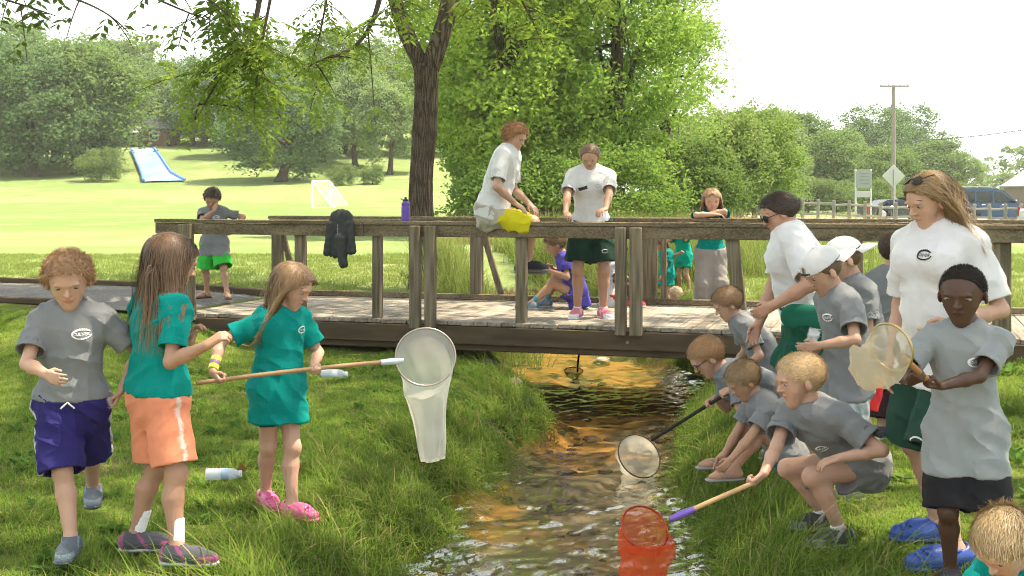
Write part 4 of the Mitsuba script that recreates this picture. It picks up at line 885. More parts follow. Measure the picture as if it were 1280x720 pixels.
for path, n in (([at(-60, -80, 9), at(30, -20, 8.8), at(110, 5, 8.7), at(160, 40, 8.6)], 14), ([at(60, -90, 8.6), at(140, -30, 8.5), at(210, 5, 8.5), at(260, 25, 8.4)], 16), ([at(-80, -60, 9.2), at(-20, -10, 9), at(40, 10, 9), at(70, 20, 9)], 12), ([at(150, -90, 8.5), at(215, -30, 8.4), at(275, 10, 8.4), at(300, 40, 8.3)], 14)):
    spray(st1, path, .018, n, .16, .105, (.045, .08, .015), (.10, .15, .025), 5, .45, 3)

# ------------------------------------------------------------------ grass
def blades(n, size, lo, hi, w, lean, rng, seg=3, droop=.5):
    x, y = rng.uniform(-size / 2, size / 2, (2, n)); L = rng.uniform(lo, hi, n); az = rng.uniform(0, 6.283, n); le = rng.uniform(.1, lean, n)
    d = np.stack([np.cos(az), np.sin(az)], 1); sd = np.stack([-d[:, 1], d[:, 0]], 1); vs = []
    for k in range(seg + 1):
        t = k / seg; out = L * (le * t + droop * le * t * t); z = L * t * (1 - .45 * le * t * (1 + droop * t)); ww = w * (1 - t ** 1.5) * rng.uniform(.9, 1.1)
        c = np.stack([x + d[:, 0] * out, y + d[:, 1] * out, z - .01], 1)
        if k < seg: vs += [c - np.c_[sd * ww / 2, 0 * x], c + np.c_[sd * ww / 2, 0 * x]]
        else: vs.append(c)
    m = len(vs); v = np.stack(vs, 1).reshape(-1, 3); b = np.arange(n)[:, None] * m; f = []
    for k in range(seg - 1): f += [b + [2 * k, 2 * k + 1, 2 * k + 3], b + [2 * k, 2 * k + 3, 2 * k + 2]]
    f.append(b + [2 * seg - 2, 2 * seg - 1, 2 * seg]); return (v, np.vstack(f)), m
def grass_kind(name, seed, n, size, lo, hi, w, lean, c0, c1, dry=.06, **kw):
    rng = np.random.default_rng(seed); m, k = blades(n, size, lo, hi, w, lean, rng, **kw); t = rng.random((n, 1)); col = np.array(c0) * (1 - t) + np.array(c1) * t
    dm = rng.random(n) < dry; col[dm] = np.array([.26, .22, .10]) * rng.uniform(.7, 1.2, (dm.sum(), 1))
    scene['kind_' + name] = {'type': 'shapegroup', 'g': ply(m, 'blade', False, color=np.repeat(col * 1.4, k, 0))}
GA, GB2 = (.10, .17, .024), (.20, .285, .05)
for i in range(3):
    grass_kind('lawn%d' % i, 200 + i, 1150, .62, .025, .07, .0052, .9, GA, GB2, .05)
    grass_kind('clump%d' % i, 210 + i, 170, .34, .07, .22, .0065, 1.2, (.06, .115, .016), (.16, .225, .04), .09, seg=5, droop=.8)
    grass_kind('thin%d' % i, 220 + i, 700, 1.0, .04, .10, .009, .7, (.10, .15, .03), (.19, .235, .06), .08)
    grass_kind('tall%d' % i, 230 + i, 150, .7, .35, 1.0, .011, .55, (.09, .14, .03), (.2, .25, .06), .12, seg=4)
    grass_kind('reed%d' % i, 240 + i, 90, .9, .4, .95, .014, .5, (.25, .21, .10), (.38, .31, .16), .3, seg=4)
def strew(stuff, kinds, pts, rng, label, catg, s0=.85, s1=1.15):
    labels[stuff] = {'label': label, 'category': catg, 'kind': 'stuff'}
    for i, (x, y) in enumerate(pts):
        e = .12; gx_, gy_ = (gz(x + e, y) - gz(x - e, y)) / (2 * e), (gz(x, y + e) - gz(x, y - e)) / (2 * e); s = rng.uniform(s0, s1); a = rng.uniform(0, 6.283); c_, s_ = math.cos(a) * s, math.sin(a) * s
        gx_, gy_ = float(np.clip(gx_, -1.2, 1.2)), float(np.clip(gy_, -1.2, 1.2))
        M = np.array([[c_, -s_, 0, x], [s_, c_, 0, y], [gx_ * c_ + gy_ * s_, -gx_ * s_ + gy_ * c_, s * rng.uniform(.85, 1.2), float(gz(x, y))], [0, 0, 0, 1]])
        scene['%s__%03d' % (stuff, i + 1)] = {'type': 'instance', 'g': {'type': 'ref', 'id': 'kind_' + kinds[rng.integers(len(kinds))]}, 'to_world': T(M)}
rng = np.random.default_rng(31)
def onbridge(x, y):
    s = (x - BA[0]) * BD[0] + (y - BA[1]) * BD[1]; o = (x - BA[0]) * BN[0] + (y - BA[1]) * BN[1]; return (o > -.0) & (o < 2.5) & (s > -.1), (o > -.25) & (o < 2.7) & (s <= .3), o
pts, thin, bankp, tallp, reedp = [], [], [], [], []
for y in np.arange(4.3, 13.6, .5):
    for x in np.arange(-6.5, 6.8, .5):
        xx, yy = x + rng.uniform(-.1, .1), y + rng.uniform(-.1, .1)
        if abs(xx) > .46 * yy + .9: continue
        b, p_, o = onbridge(xx, yy)
        if b or p_ or bank_dist(np.array(xx), np.array(yy)) < .12 or o > 0: continue
        pts.append((xx, yy))
for y in np.arange(13.5, 27, .9):
    for x in np.arange(-.5 * 27, .5 * 27, .9):
        xx, yy = x + rng.uniform(-.2, .2), y + rng.uniform(-.2, .2); b, p_, o = onbridge(xx, yy)
        if abs(xx) > .44 * yy + 1 or o < 2.6 or (xx < -3.6 and o < 3.0) or bank_dist(np.array(xx), np.array(yy)) < .3: continue
        thin.append((xx, yy))
for i in range(1250):
    yy = rng.uniform(4.2, 11.6) if i % 4 else rng.uniform(13.5, 17); sd = rng.integers(2); d = abs(rng.normal()) * .24 + (.02 if rng.random() < .5 else .1)
    xx = np.interp(yy, SY, SL) - d if sd == 0 else np.interp(yy, SY, SR) + d
    b, p_, o = onbridge(xx, yy)
    if abs(xx) > .45 * yy + .5 or (-.1 < o < 2.5) or bank_dist(np.array(xx), np.array(yy)) < .0: continue
    if any((xx - (a - 640) / F * b) ** 2 + (yy - b) ** 2 < .30 ** 2 for a, b in ((1050, 5.7), (1030, 6.0), (222, 5.2), (180, 5.4), (1185, 5.2), (1160, 5.5))): continue
    if float(gz(xx, yy)) < -.26 or (sd == 0 and yy > 9.3 and o < 0 and rng.random() < .7): continue
    bankp.append((xx, yy))
for i in range(26):
    xx, yy = rng.uniform(-2.6, 4.6), rng.uniform(5.4, 9.5); bankp.append((xx, yy)) if bank_dist(np.array(xx), np.array(yy)) > .3 else None
for i in range(700):
    yy = rng.uniform(15.5, 28); xx = rng.uniform(-.055 * yy, 2.7) if i % 2 else np.interp(yy, SY, SR) + abs(rng.normal()) * .3 * (yy - 16)
    if bank_dist(np.array(xx), np.array(yy)) > -.12 and not (1.6 < xx < 2.9 and yy < 17.6): tallp.append((xx, yy))
for i in range(80): reedp.append((rng.uniform(1.5, 11.5), rng.uniform(33.5, 39)))
for i in range(40): reedp.append((rng.uniform(-2.2, 1.5), rng.uniform(31, 34.5)))
strew('lawn_grass', ['lawn0', 'lawn1', 'lawn2'], pts, rng, 'short mown green grass on both stream banks', 'grass')
strew('field_grass', ['thin0', 'thin1', 'thin2'], thin, rng, 'short sunlit grass of the field just behind the bridge', 'grass')
strew('bank_grass', ['clump0', 'clump1', 'clump2'], bankp, rng, 'long green grass arching over the stream banks', 'grass', .7, 1.25)
strew('tall_grass', ['tall0', 'tall1', 'tall2'], tallp, rng, 'tall grass along the stream behind the bridge', 'grass')
rw = np.random.default_rng(51)
for i in range(2):
    n = 16; az = rw.uniform(0, 6.283, n); L = rw.uniform(.04, .09, n); d = np.stack([np.cos(az), np.sin(az), rw.uniform(.25, .9, n)], 1); d /= np.linalg.norm(d, axis=1, keepdims=True); C = d * L[:, None] * .75; b = unit_rows(np.cross(d, [0, 0, 1.0])); wv = (L * .28)[:, None]
    v = np.stack([C - d * L[:, None] * .5, C + b * wv, C + d * L[:, None] * .5 - [0, 0, .012], C - b * wv], 1).reshape(-1, 3); ix = np.arange(n)[:, None] * 4
    scene['kind_weed%d' % i] = {'type': 'shapegroup', 'g': ply((v, np.vstack([ix + [0, 1, 2], ix + [0, 2, 3]])), 'blade', False, color=np.repeat(np.array([.13, .24, .05]) * rw.uniform(.7, 1.4, (n, 1)), 4, 0))}
    n = 5; C = rw.uniform(-.12, .12, (n, 3)) * [1, 1, 0] + [0, 0, .035]; m, c = leaf_cards(C, rw.uniform(.05, .09, n), rw, np.tile([0, 0, 1.0], (n, 1)), .6), np.array([[.30, .17, .06]]) * rw.uniform(.6, 1.3, (n, 1))
    scene['kind_litter%d' % i] = {'type': 'shapegroup', 'g': ply(m, 'blade', False, color=np.repeat(c, 4, 0))}
wp = [(x, y) for x, y in zip(rw.uniform(-3.4, 4.4, 420), rw.uniform(4.6, 11.5, 420)) if abs(x) < .45 * y and bank_dist(np.array(x), np.array(y)) > .15 and not onbridge(x, y)[0]]
strew('broadleaf_weeds', ['weed0', 'weed1'], wp[:260], rng, 'small broad leaved weeds growing among the lawn grass', 'weeds')
strew('fallen_leaves', ['litter0', 'litter1'], wp[260:330], rng, 'dry brown leaves lying in the grass', 'leaves')
strew('dry_reeds', ['reed0', 'reed1', 'reed2'], reedp, rng, 'tan dry reeds at the foot of the leafy trees', 'reeds')

# ------------------------------------------------------------------ far field: slide, cabin, goal, road, fence, signs, poles, cars, house
ROADY = 62
xs = np.linspace(6, 70, 80); 
def strip(name, x0, x1, y0, y1, nx, ny, matn, label, dz=.03):
    X, Y = np.meshgrid(np.linspace(x0, x1, nx), np.linspace(0, 1, ny), indexing='ij'); Yy = (y0 + .10 * (X - 14)) * (1 - Y) + (y1 + .10 * (X - 14)) * Y
    scene[name] = ply(gridmesh(X, Yy, gz(X, Yy) + dz), matn, True); labels[name] = {'label': label, 'kind': 'structure'}
mat('road_mat', {'type': 'diffuse', 'reflectance': proc(lambda p, n, uv: mikit.mix((0.34, 0.33, 0.31), (0.46, 0.45, 0.43), mikit.fbm(p.x * 1.5, p.y * 1.5, 0.0, 4)))})
strip('road', 13, 90, 61, 74, 60, 8, 'road_mat', 'pale sunlit road and gravel lot beyond the split rail fence')

def slide():
    k = thing('water_slide', 'long blue plastic water slide sheet laid down the grassy slope', 'slide')
    cl = spline([(*at(205, 225, 103)[:2], 0), (*at(196, 212, 111)[:2], 0), (*at(187, 200, 122)[:2], 0), (*at(178, 187, 134)[:2], 0)], 40)
    Wd = np.interp(np.linspace(0, 1, 40), [0, .25, 1], [1.65, 1.3, 1.2]); u = np.linspace(-1, 1, 9); t = np.gradient(cl, axis=0); sd = unit_rows(np.stack([-t[:, 1], t[:, 0], 0 * t[:, 0]], 1))
    X = cl[:, None, 0] + sd[:, None, 0] * Wd[:, None] * u; Y = cl[:, None, 1] + sd[:, None, 1] * Wd[:, None] * u; Z = gz(X, Y) + .12 + .05 * (meshkit.noise(np.stack([X * 2, Y * .8, X * 0], -1), 4))
    m = gridmesh(X, Y, Z); n = len(m[0]); nz = meshkit.fbm(m[0] * [1.3, .25, 0], 3, 3)[:, None]
    part('sheet', k, m, 'plastic', True, np.array([.09, .24, .62]) * (1 - nz * .5) + np.array([.45, .62, .82]) * nz * .5)
    for s in (0, 8): part('edge_roll', k, tube(np.stack([X[:, s], Y[:, s], Z[:, s] + .08], 1), .13, 8), 'plastic', True, (.10, .22, .60))
slide()
def cabin():
    k = thing('cabin', 'brown wooden cabin with grey roof at the top of the blue slide', 'cabin')
    c = at(180, 180, 140); z = float(gz(c[0], c[1])); o = np.array([c[0] - .8, c[1] + 3, z])
    part('wall', k, xf(cbox((6.4, 4, 2.4), .02), None, o + [0, 0, 1.0]), 'matte', False, (.16, .085, .05))
    for y in (-1, 1): part('roof', k, xf(cbox((7.2, 2.9, .12), .02), trimesh.transformations.rotation_matrix(-y * .52, [1, 0, 0])[:3, :3], o + [0, y * 1.2, 2.85]), 'matte', False, (.20, .19, .18))
    part('porch_roof', k, xf(cbox((3.6, 2.2, .1), .02), trimesh.transformations.rotation_matrix(.3, [1, 0, 0])[:3, :3], o + [-1.2, -3.0, 1.9]), 'matte', False, (.30, .29, .28))
    for x in (-2.6, -1.2, .2): part('post', k, xf(cbox((.14, .14, 2.2), .01), None, o + [x, -3.8, .6]), 'matte', False, (.13, .075, .05))
    w = part('window', k, xf(cbox((.9, .06, .8), .01), None, o + [1.6, -2.02, 1.3]), 'window_glass'); part('frame', w, xf(cbox((1.1, .04, 1.0), .01), None, o + [1.6, -2.0, 1.3]), 'matte', False, (.5, .48, .45))
    d = part('door', k, xf(cbox((.9, .06, 1.9), .01), None, o + [-.6, -2.02, .9]), 'matte', False, (.10, .05, .03)); part('handle', d, tube([o + [-.3, -2.08, .9], o + [-.3, -2.08, 1.05]], .03, 6), 'metal', False, (.3, .3, .3))
    for zz in (.35, .75): part('railing', k, xf(cbox((3.2, .08, .1), .01), None, o + [-1.2, -3.8, zz]), 'matte', False, (.20, .10, .06))
cabin()
def goal():
    k = thing('soccer_goal', 'white framed soccer goal with sloping net standing on the far field', 'goal')
    Y = 78; a, b = at(390, 260, Y), at(412, 259, Y + 2.2); z = float(gz(a[0], a[1])); hgt = 1.72
    a[2] = b[2] = z; ta, tb = a + [0, 0, hgt], b + [0, 0, hgt]; bk = np.array([1.25, .35, 0]); r = .045
    for nm, p in (('post', [a, ta]), ('post', [b, tb]), ('crossbar', [ta, tb]), ('back_stay', [ta, a + bk]), ('back_stay', [tb, b + bk]), ('ground_bar', [a + bk, b + bk]), ('ground_bar', [a, a + bk]), ('ground_bar', [b, b + bk])):
        part(nm, k, tube(p, r, 8), 'plastic', True, (.8, .8, .8))
    ms = []
    for i in range(13): u = i / 12; ms.append(tube([ta * (1 - u) + tb * u, (a + bk) * (1 - u) + (b + bk) * u], .006, 4)); v = i / 12; ms.append(tube([ta * (1 - v) + (a + bk) * v, tb * (1 - v) + (b + bk) * v], .006, 4))
    for (p, q) in ((a, ta), (b, tb)):
        for i in range(1, 9): u = i / 9; ms.append(tube([p * (1 - u) + q * u, (p + bk) * (1 - u) + q * u], .006, 4)); ms.append(tube([p + bk * u, q * (1 - u) + (p + bk * u) * u], .006, 4))
    part('net', k, cat(ms), 'plastic', False, (.8, .8, .8), kind='stuff')
goal()
def fence():
    k = thing('split_rail_fence', 'weathered grey split rail fence along the road', 'fence'); rg = np.random.default_rng(3)
    p = [np.array([at(px, 0, 1)[0] * Y, Y]) for px, Y in [(925 + i * 19.5, 56 + i * .12) for i in range(19)]]
    for i, q in enumerate(p):
        z = float(gz(*q)); part('post', k, xf(cbox((.14, .12, 1.25), .02), trimesh.transformations.rotation_matrix(rg.uniform(-.05, .05), [0, 1, 0])[:3, :3], [*q, z + .5]), 'matte', False, np.array([.26, .24, .21]) * rg.uniform(.8, 1.1))
        if i + 1 < len(p):
            w = p[i + 1]; zw = float(gz(*w))
            for hh_ in (.45, .9): part('rail', k, beam([*(q - [.1, 0]), z + hh_ + rg.uniform(-.06, .06)], [*(w + [.1, .0]), zw + hh_ + rg.uniform(-.06, .06)], .07, .10, .02), 'matte', False, np.array([.30, .28, .25]) * rg.uniform(.85, 1.1))
fence()
def pole(label, px, base, top, Y, arms, r):
    k = thing('utility_pole', label, 'utility pole'); b = at(px, base, Y); t = at(px, top, Y); b[2] = float(gz(b[0], b[1])) - .3
    part('pole', k, tube([b, b * .5 + t * .5, t], [r, r * .85, r * .7], 10), 'matte', True, (.24, .215, .19))
    for dz, w in arms:
        part('crossarm', k, xf(cbox((w, .12, .14), .01), None, t - [0, .16, dz]), 'matte', False, (.26, .235, .205))
        for s in (-.46, -.2, .2, .46): part('insulator', k, tube([t + [s * w, -.16, -dz + .05], t + [s * w, -.16, -dz + .24]], [.05, .03], 6), 'plastic', False, (.4, .42, .42))
    return t
pt = pole('tall grey utility pole with a crossarm near the diamond road sign', 1117, 265, 106, 85, [(.12, 2.0)], .17)
pole('shorter distant utility pole seen left of the notice board', 985, 250, 164, 140, [(.6, 2.2)], .16)
w1 = thing('power_line', 'upper thin black power line sloping in from the right edge', 'cable'); put(w1, tube([at(1140, 176, 84) * (1 - u) + at(1400, 141, 62) * u - [0, 0, 1.0 * u * (1 - u)] for u in np.linspace(0, 1, 20)], .028, 5), 'plastic', False, (.05, .05, .05))
w2 = thing('power_line', 'lower thin power line just under the upper one', 'cable'); put(w2, tube([at(1122, 182, 84.4) * (1 - u) + at(1400, 158, 63) * u - [0, 0, 1.2 * u * (1 - u)] for u in np.linspace(0, 1, 20)], .016, 5), 'plastic', False, (.10, .10, .10))
def signs():
    k = thing('notice_board', 'pale notice board sign on two white posts by the road', 'sign'); Y = 58.3; c = at(1080, 222, Y); z = float(gz(c[0], Y))
    pan = Polygon([(-.37, -.5), (.37, -.5), (.37, .28), (.25, .40), (-.25, .40), (-.37, .28)])
    v, f = flatpoly(pan, .06); v = v[:, [0, 2, 1]]; part('panel', k, (v + c, f[:, ::-1]), 'matte', False, (.30, .32, .31))
    for i, zz in enumerate((.2, .05, -.1, -.28)): part('printed_line', k, xf(cbox((.5 - .08 * (i % 2), .01, .05), .002), None, c + [0, -.006, zz]), 'matte', False, (.25, .26, .25))
    for s in (-.36, .36): part('post', k, xf(cbox((.07, .09, c[2] + .4 - z + .3), .01), None, [c[0] + s, Y + .11, (c[2] + .4 + z - .3) / 2]), 'matte', False, (.62, .62, .60))
    part('lower_panel', k, xf(cbox((.7, .04, .3), .01), None, c + [0, .03, -.78]), 'matte', False, (.5, .5, .48))
    k = thing('road_sign', 'diamond shaped road sign seen from its grey back, in front of the tall pole', 'sign'); c = at(1117, 220, 57.5); z = float(gz(c[0], 57.5))
    part('plate', k, xf(cbox((.76, .02, .76), .008), trimesh.transformations.rotation_matrix(math.pi / 4, [0, 1, 0])[:3, :3], c), 'matte', False, (.50, .51, .50)); part('post', k, tube([[c[0], 57.44, z - .2], [c[0], 57.44, c[2] + .3]], .035, 8), 'metal', True, (.45, .45, .45))
    for s in (-.2, .2): part('bolt', k, tube([c + [0, -.01, s], c + [0, -.075, s]], .03, 6), 'metal', False, (.3, .3, .3))
signs()
def car(label, name, x, y, yaw, col, suv=True, L=4.95):
    k = thing(name, label, 'car'); z = float(gz(x, y)) + .03; Rz = trimesh.transformations.rotation_matrix(yaw, [0, 0, 1])[:3, :3]; o = np.array([x, y, z]); Wd = 1.9
    P = lambda m: xf(m, Rz, o)
    s = L / 4.95
    low = [(-2.45, .45), (-2.42, .95), (-2.3, 1.06), (1.0, 1.06), (1.35, 1.04), (2.15, .93), (2.42, .78), (2.47, .42), (2.3, .32), (1.98, .30), (1.9, .56), (1.72, .70), (1.45, .74), (1.18, .70), (1.0, .56), (.92, .30), (-.98, .30), (-1.06, .56), (-1.24, .70), (-1.5, .74), (-1.76, .70), (-1.94, .56), (-2.02, .30), (-2.35, .34)]
    top = [(-2.28, 1.06), (-2.12, 1.70), (-1.95, 1.80), (-.2, 1.82), (.25, 1.74), (1.15, 1.06)] if suv else [(-1.9, 1.02), (-1.1, 1.42), (-.1, 1.45), (1.1, 1.02)]
    def slab(pts, w, bev=.05):
        hs = []
        pg = Polygon([(a * s, b if suv else b * .82) for a, b in pts]); v1, f1 = flatpoly(pg.buffer(-bev, join_style=2) if pg.buffer(-bev).geom_type == 'Polygon' else pg, w); v2, f2 = flatpoly(pg, w - 2 * bev)
        v1 = np.c_[v1[:, 0], v1[:, 2] - w / 2, v1[:, 1]]; v2 = np.c_[v2[:, 0], v2[:, 2] - w / 2 + bev, v2[:, 1]]; return cat([(v1, f1[:, ::-1]), (v2, f2[:, ::-1])])
    part('body', k, P(slab(low, Wd)), 'paint', False, col); part('cabin_top', k, P(slab(top, Wd - .22, .06)), 'paint', False, col)
    zt = 1.0 if suv else .82
    wins = ([[(-2.12, 1.12), (-1.98, 1.62), (-1.25, 1.66), (-1.25, 1.12)], [(-1.15, 1.12), (-1.15, 1.66), (-.28, 1.67), (-.28, 1.12)], [(-.18, 1.12), (-.18, 1.67), (.2, 1.62), (.92, 1.12)]] if suv else [[(-1.5, 1.06), (-1.0, 1.36), (-.4, 1.38), (-.4, 1.06)], [(-.3, 1.06), (-.3, 1.38), (0, 1.36), (.8, 1.06)]])
    for sd in (-1, 1):
        for wv in wins:
            v, f = flatpoly(Polygon([(a * s, b * (1 if suv else .82)) for a, b in wv]), .02); v = np.c_[v[:, 0], v[:, 2] + sd * ((Wd - .22) / 2) - .01, v[:, 1]]; part('window', k, P((v, f[:, ::-1])), 'window_glass')
        part('mirror', k, P(xf(cbox((.12, .2, .16), .03), None, (.85 * s, sd * (Wd / 2 + .05), 1.16 * zt))), 'paint', False, col)
        for hx in (-.55, .55): part('door_handle', k, P(xf(cbox((.2, .04, .04), .01), None, (hx * s - .3, sd * (Wd / 2 + .005), .98 * zt))), 'metal', False, (.3, .3, .3))
        part('headlight', k, P(xf(cbox((.22, .4, .16), .03), None, (2.33 * s, sd * .68, .76 * zt))), 'plastic', False, (.6, .62, .62)); part('tail_light', k, P(xf(cbox((.08, .16, .5), .02), None, (-2.40 * s, sd * .84, .9 * zt))), 'plastic', False, (.35, .02, .02))
        for wx in (-1.5, 1.45):
            c = np.array([wx * s, sd * (Wd / 2 - .12), .36]); t = part('wheel', k, P(xf(tube([[0, -.11, 0], [0, -.09, 0], [0, .09, 0], [0, .11, 0]], [.31, .355, .355, .31], 22), None, c)), 'matte', True, (.02, .02, .02)); part('rim', t, P(xf(tube([[0, sd * .10, 0], [0, sd * .125, 0]], [.22, .19], 12), None, c)), 'metal', False, (.6, .6, .6))
    fw = 1.15 * s; ang = math.atan2(.68 * zt, .9); part('windscreen', k, P(xf(cbox((1.0 if suv else .95, Wd - .42, .02), .005), trimesh.transformations.rotation_matrix(ang, [0, 1, 0])[:3, :3], ((.74 if suv else .55) * s, 0, 1.41 * zt if suv else 1.06))), 'window_glass')
    part('bumper', k, P(xf(cbox((.14, Wd - .1, .2), .04), None, (2.44 * s, 0, .45))), 'matte', False, np.array(col) * .6)
    if suv:
        for sd in (-.7, .7): part('roof_rail', k, P(tube([(-1.8, sd, 1.84), (-1.6, sd, 1.9), (-.4, sd, 1.9), (-.2, sd, 1.85)], .025, 6)), 'metal', False, (.3, .3, .3))
    return k
car('dark blue four wheel drive car parked on the road behind the woman with sunglasses', 'parked_car', at(1236, 0, 62.5)[0], 62.5, .16, (.035, .07, .16))
car('low silver car in front of the dark blue car at the right edge', 'parked_car', at(1340, 0, 57)[0], 57, .12, (.55, .56, .58), False, 4.4)
car('dark car mostly hidden behind the fence, left of the dark blue car', 'parked_car', at(1122, 0, 70)[0], 70, .14, (.03, .035, .04), False, 4.3)
def house():
    k = thing('house', 'grey roofed house with brown walls at the right edge of the picture', 'house'); c = at(1330, 258, 84); z = float(gz(c[0], c[1])); o = np.array([c[0] + .6, c[1] + 3, z]); Wd, D, hw = 4.6, 6, 2.0
    v, f = flatpoly(Polygon([(-Wd / 2, 0), (Wd / 2, 0), (Wd / 2, hw), (0, hw + 1.5), (-Wd / 2, hw)]), D); v = np.c_[v[:, 0], v[:, 2] - D / 2, v[:, 1]]; part('wall', k, (v + o, f[:, ::-1]), 'matte', False, (.19, .15, .13))
    a = math.atan2(1.5, Wd / 2)
    for s in (-1, 1): part('roof', k, xf(cbox((2.95, D + .7, .14), .02), trimesh.transformations.rotation_matrix(s * a, [0, 1, 0])[:3, :3], o + [s * 1.22, 0, hw + .82]), 'matte', False, (.30, .30, .31))
    for i in range(8): part('siding_board', k, xf(cbox((Wd - .02, .03, .20), .006), None, o + [0, -D / 2 - .012, .15 + i * .23]), 'matte', False, np.array([.19, .15, .13]) * (1 + .06 * (i % 3 - 1)))
    w = part('window', k, xf(cbox((.75, .05, .8), .008), None, o + [-1.1, -D / 2 - .04, 1.15]), 'window_glass'); part('frame', w, xf(cbox((.95, .05, 1.0), .01), None, o + [-1.1, -D / 2 - .03, 1.15]), 'matte', False, (.7, .7, .68))
house()

# ------------------------------------------------------------------ small things near the bridge
def bottle(label, p, d, ln, r, body, cap, bm='plastic', name='water_bottle'):
    """A bottle from p along d."""
    k = thing(name, label, 'bottle'); d = unit(d); p = np.asarray(p, float)
    pr = [(0, .02), (.004, .8), (.012, .95), (.03, 1), (.30, 1), (.33, .94), (.36, 1), (.62, 1), (.70, .96), (.78, .72), (.83, .45), (.86, .42)] if bm != 'plastic' else [(0, .02), (.004, .9), (.02, 1), (.55, 1), (.6, .93), (.66, .93), (.72, 1), (.76, .96), (.80, .62), (.83, .6)]
    part('body', k, tube([p + d * ln * a for a, _ in pr], [max(b * r, .0005) for _, b in pr], 20, caps=False), bm, 40 if bm != 'plastic' else True, None if bm != 'plastic' else body)
    part('cap', k, tube([p + d * ln * a for a in (.825, .84, .90, .91)], [r * .58, r * .62, r * .62, r * .5], 16), 'plastic', True, cap)
    if bm == 'plastic':
        part('spout', k, tube([p + d * ln * a for a in (.90, .96, 1.0)], [r * .3, r * .28, r * .22], 10), 'plastic', True, cap); x = unit(np.cross(d, [0, 1, 0])); part('carry_loop', k, tube([p + d * ln * (.86 + .08 * math.sin(t)) + x * r * (.62 + .55 * math.sin(t)) * 1 for t in np.linspace(0, math.pi, 9)], r * .12, 6), 'plastic', True, cap)
    else: part('label_band', k, tube([p + d * ln * a for a in (.40, .60)], r * 1.012, 20, caps=False), 'plastic', True, body)
    return k
s_ = rail_at(507, .0); bottle('purple water bottle with black cap standing on the bridge rail', bp(s_, 0, RT), (0, 0, 1), .235, .042, (.115, .05, .36), (.02, .02, .03))
q = at(257, 606, 6.75); q[2] = float(gz(q[0], q[1])) + .085; bottle('clear plastic bottle lying on the grass between the two girls', q, (1, .06, .0), .215, .032, (.35, .45, .6), (.55, .6, .65), 'frosted_plastic', 'plastic_bottle')
q = at(402, 463, 10.6); q[2] = float(gz(q[0], q[1])) + .08; bottle('pale plastic bottle lying in the grass in front of the bridge', q, (1, -.25, -.02), .26, .036, (.75, .78, .8), (.7, .7, .72), 'frosted_plastic', 'plastic_bottle')
def jacket():
    k = thing('jacket', 'dark grey jacket hung over the near rail of the bridge', 'jacket'); s0 = rail_at(431, 0); X, Zu = D3, np.array([0, 0, 1.0]); O = bp(s0, -.075, RT); fr = -N3
    c = lambda s, z, o=0: O + X * s + Zu * z + fr * o
    A = [(Cone(c(-.05, .03, -.03), c(.05, .035, -.03), .055, .05, Zu, 1.3), .03), (Cone(c(-.03, .02, .01), c(-.05, -.26, .03), .085, .11, fr, 2.6), .04), (Cone(c(.03, .02, .01), c(.05, -.24, .035), .085, .10, fr, 2.6), .04),
         (Cone(c(-.10, -.04, .03), c(-.13, -.32, .05), .04, .035), .02), (Cone(c(.10, -.04, .03), c(.135, -.30, .05), .04, .035), .02), (Cone(c(.02, -.18, .06), c(.045, -.43, .05), .06, .038), .02), (Cone(c(-.02, .02, -.08), c(-.02, -.16, -.12), .09, .08, fr, 2.6), .03)]
    v, f = sdf_mesh(A, .007); v, f = thin_out(v, f, .0002); n = vnormals(v, f); q = (v - O) @ X; v = v + n * (.016 * (1 - np.abs(2 * meshkit.noise(np.stack([q * 34, v[:, 2] * 7, q * 0 + 2], -1), 4) - 1)) - .006)[:, None]
    part('body', k, (v, f), 'cloth', True, np.array([.045, .048, .046]) * (.8 + .5 * meshkit.noise(v * 30, 2))[:, None])
    part('cuff', k, tube([c(.045, -.43, .05), c(.047, -.455, .05)], [.042, .036], 12), 'cloth', True, (.03, .03, .03)); part('hood_cord', k, tube([c(.0, -.03, .09), c(.005, -.12, .1), c(-.004, -.2, .1)], .004, 5), 'cloth', True, (.2, .2, .2))
jacket()

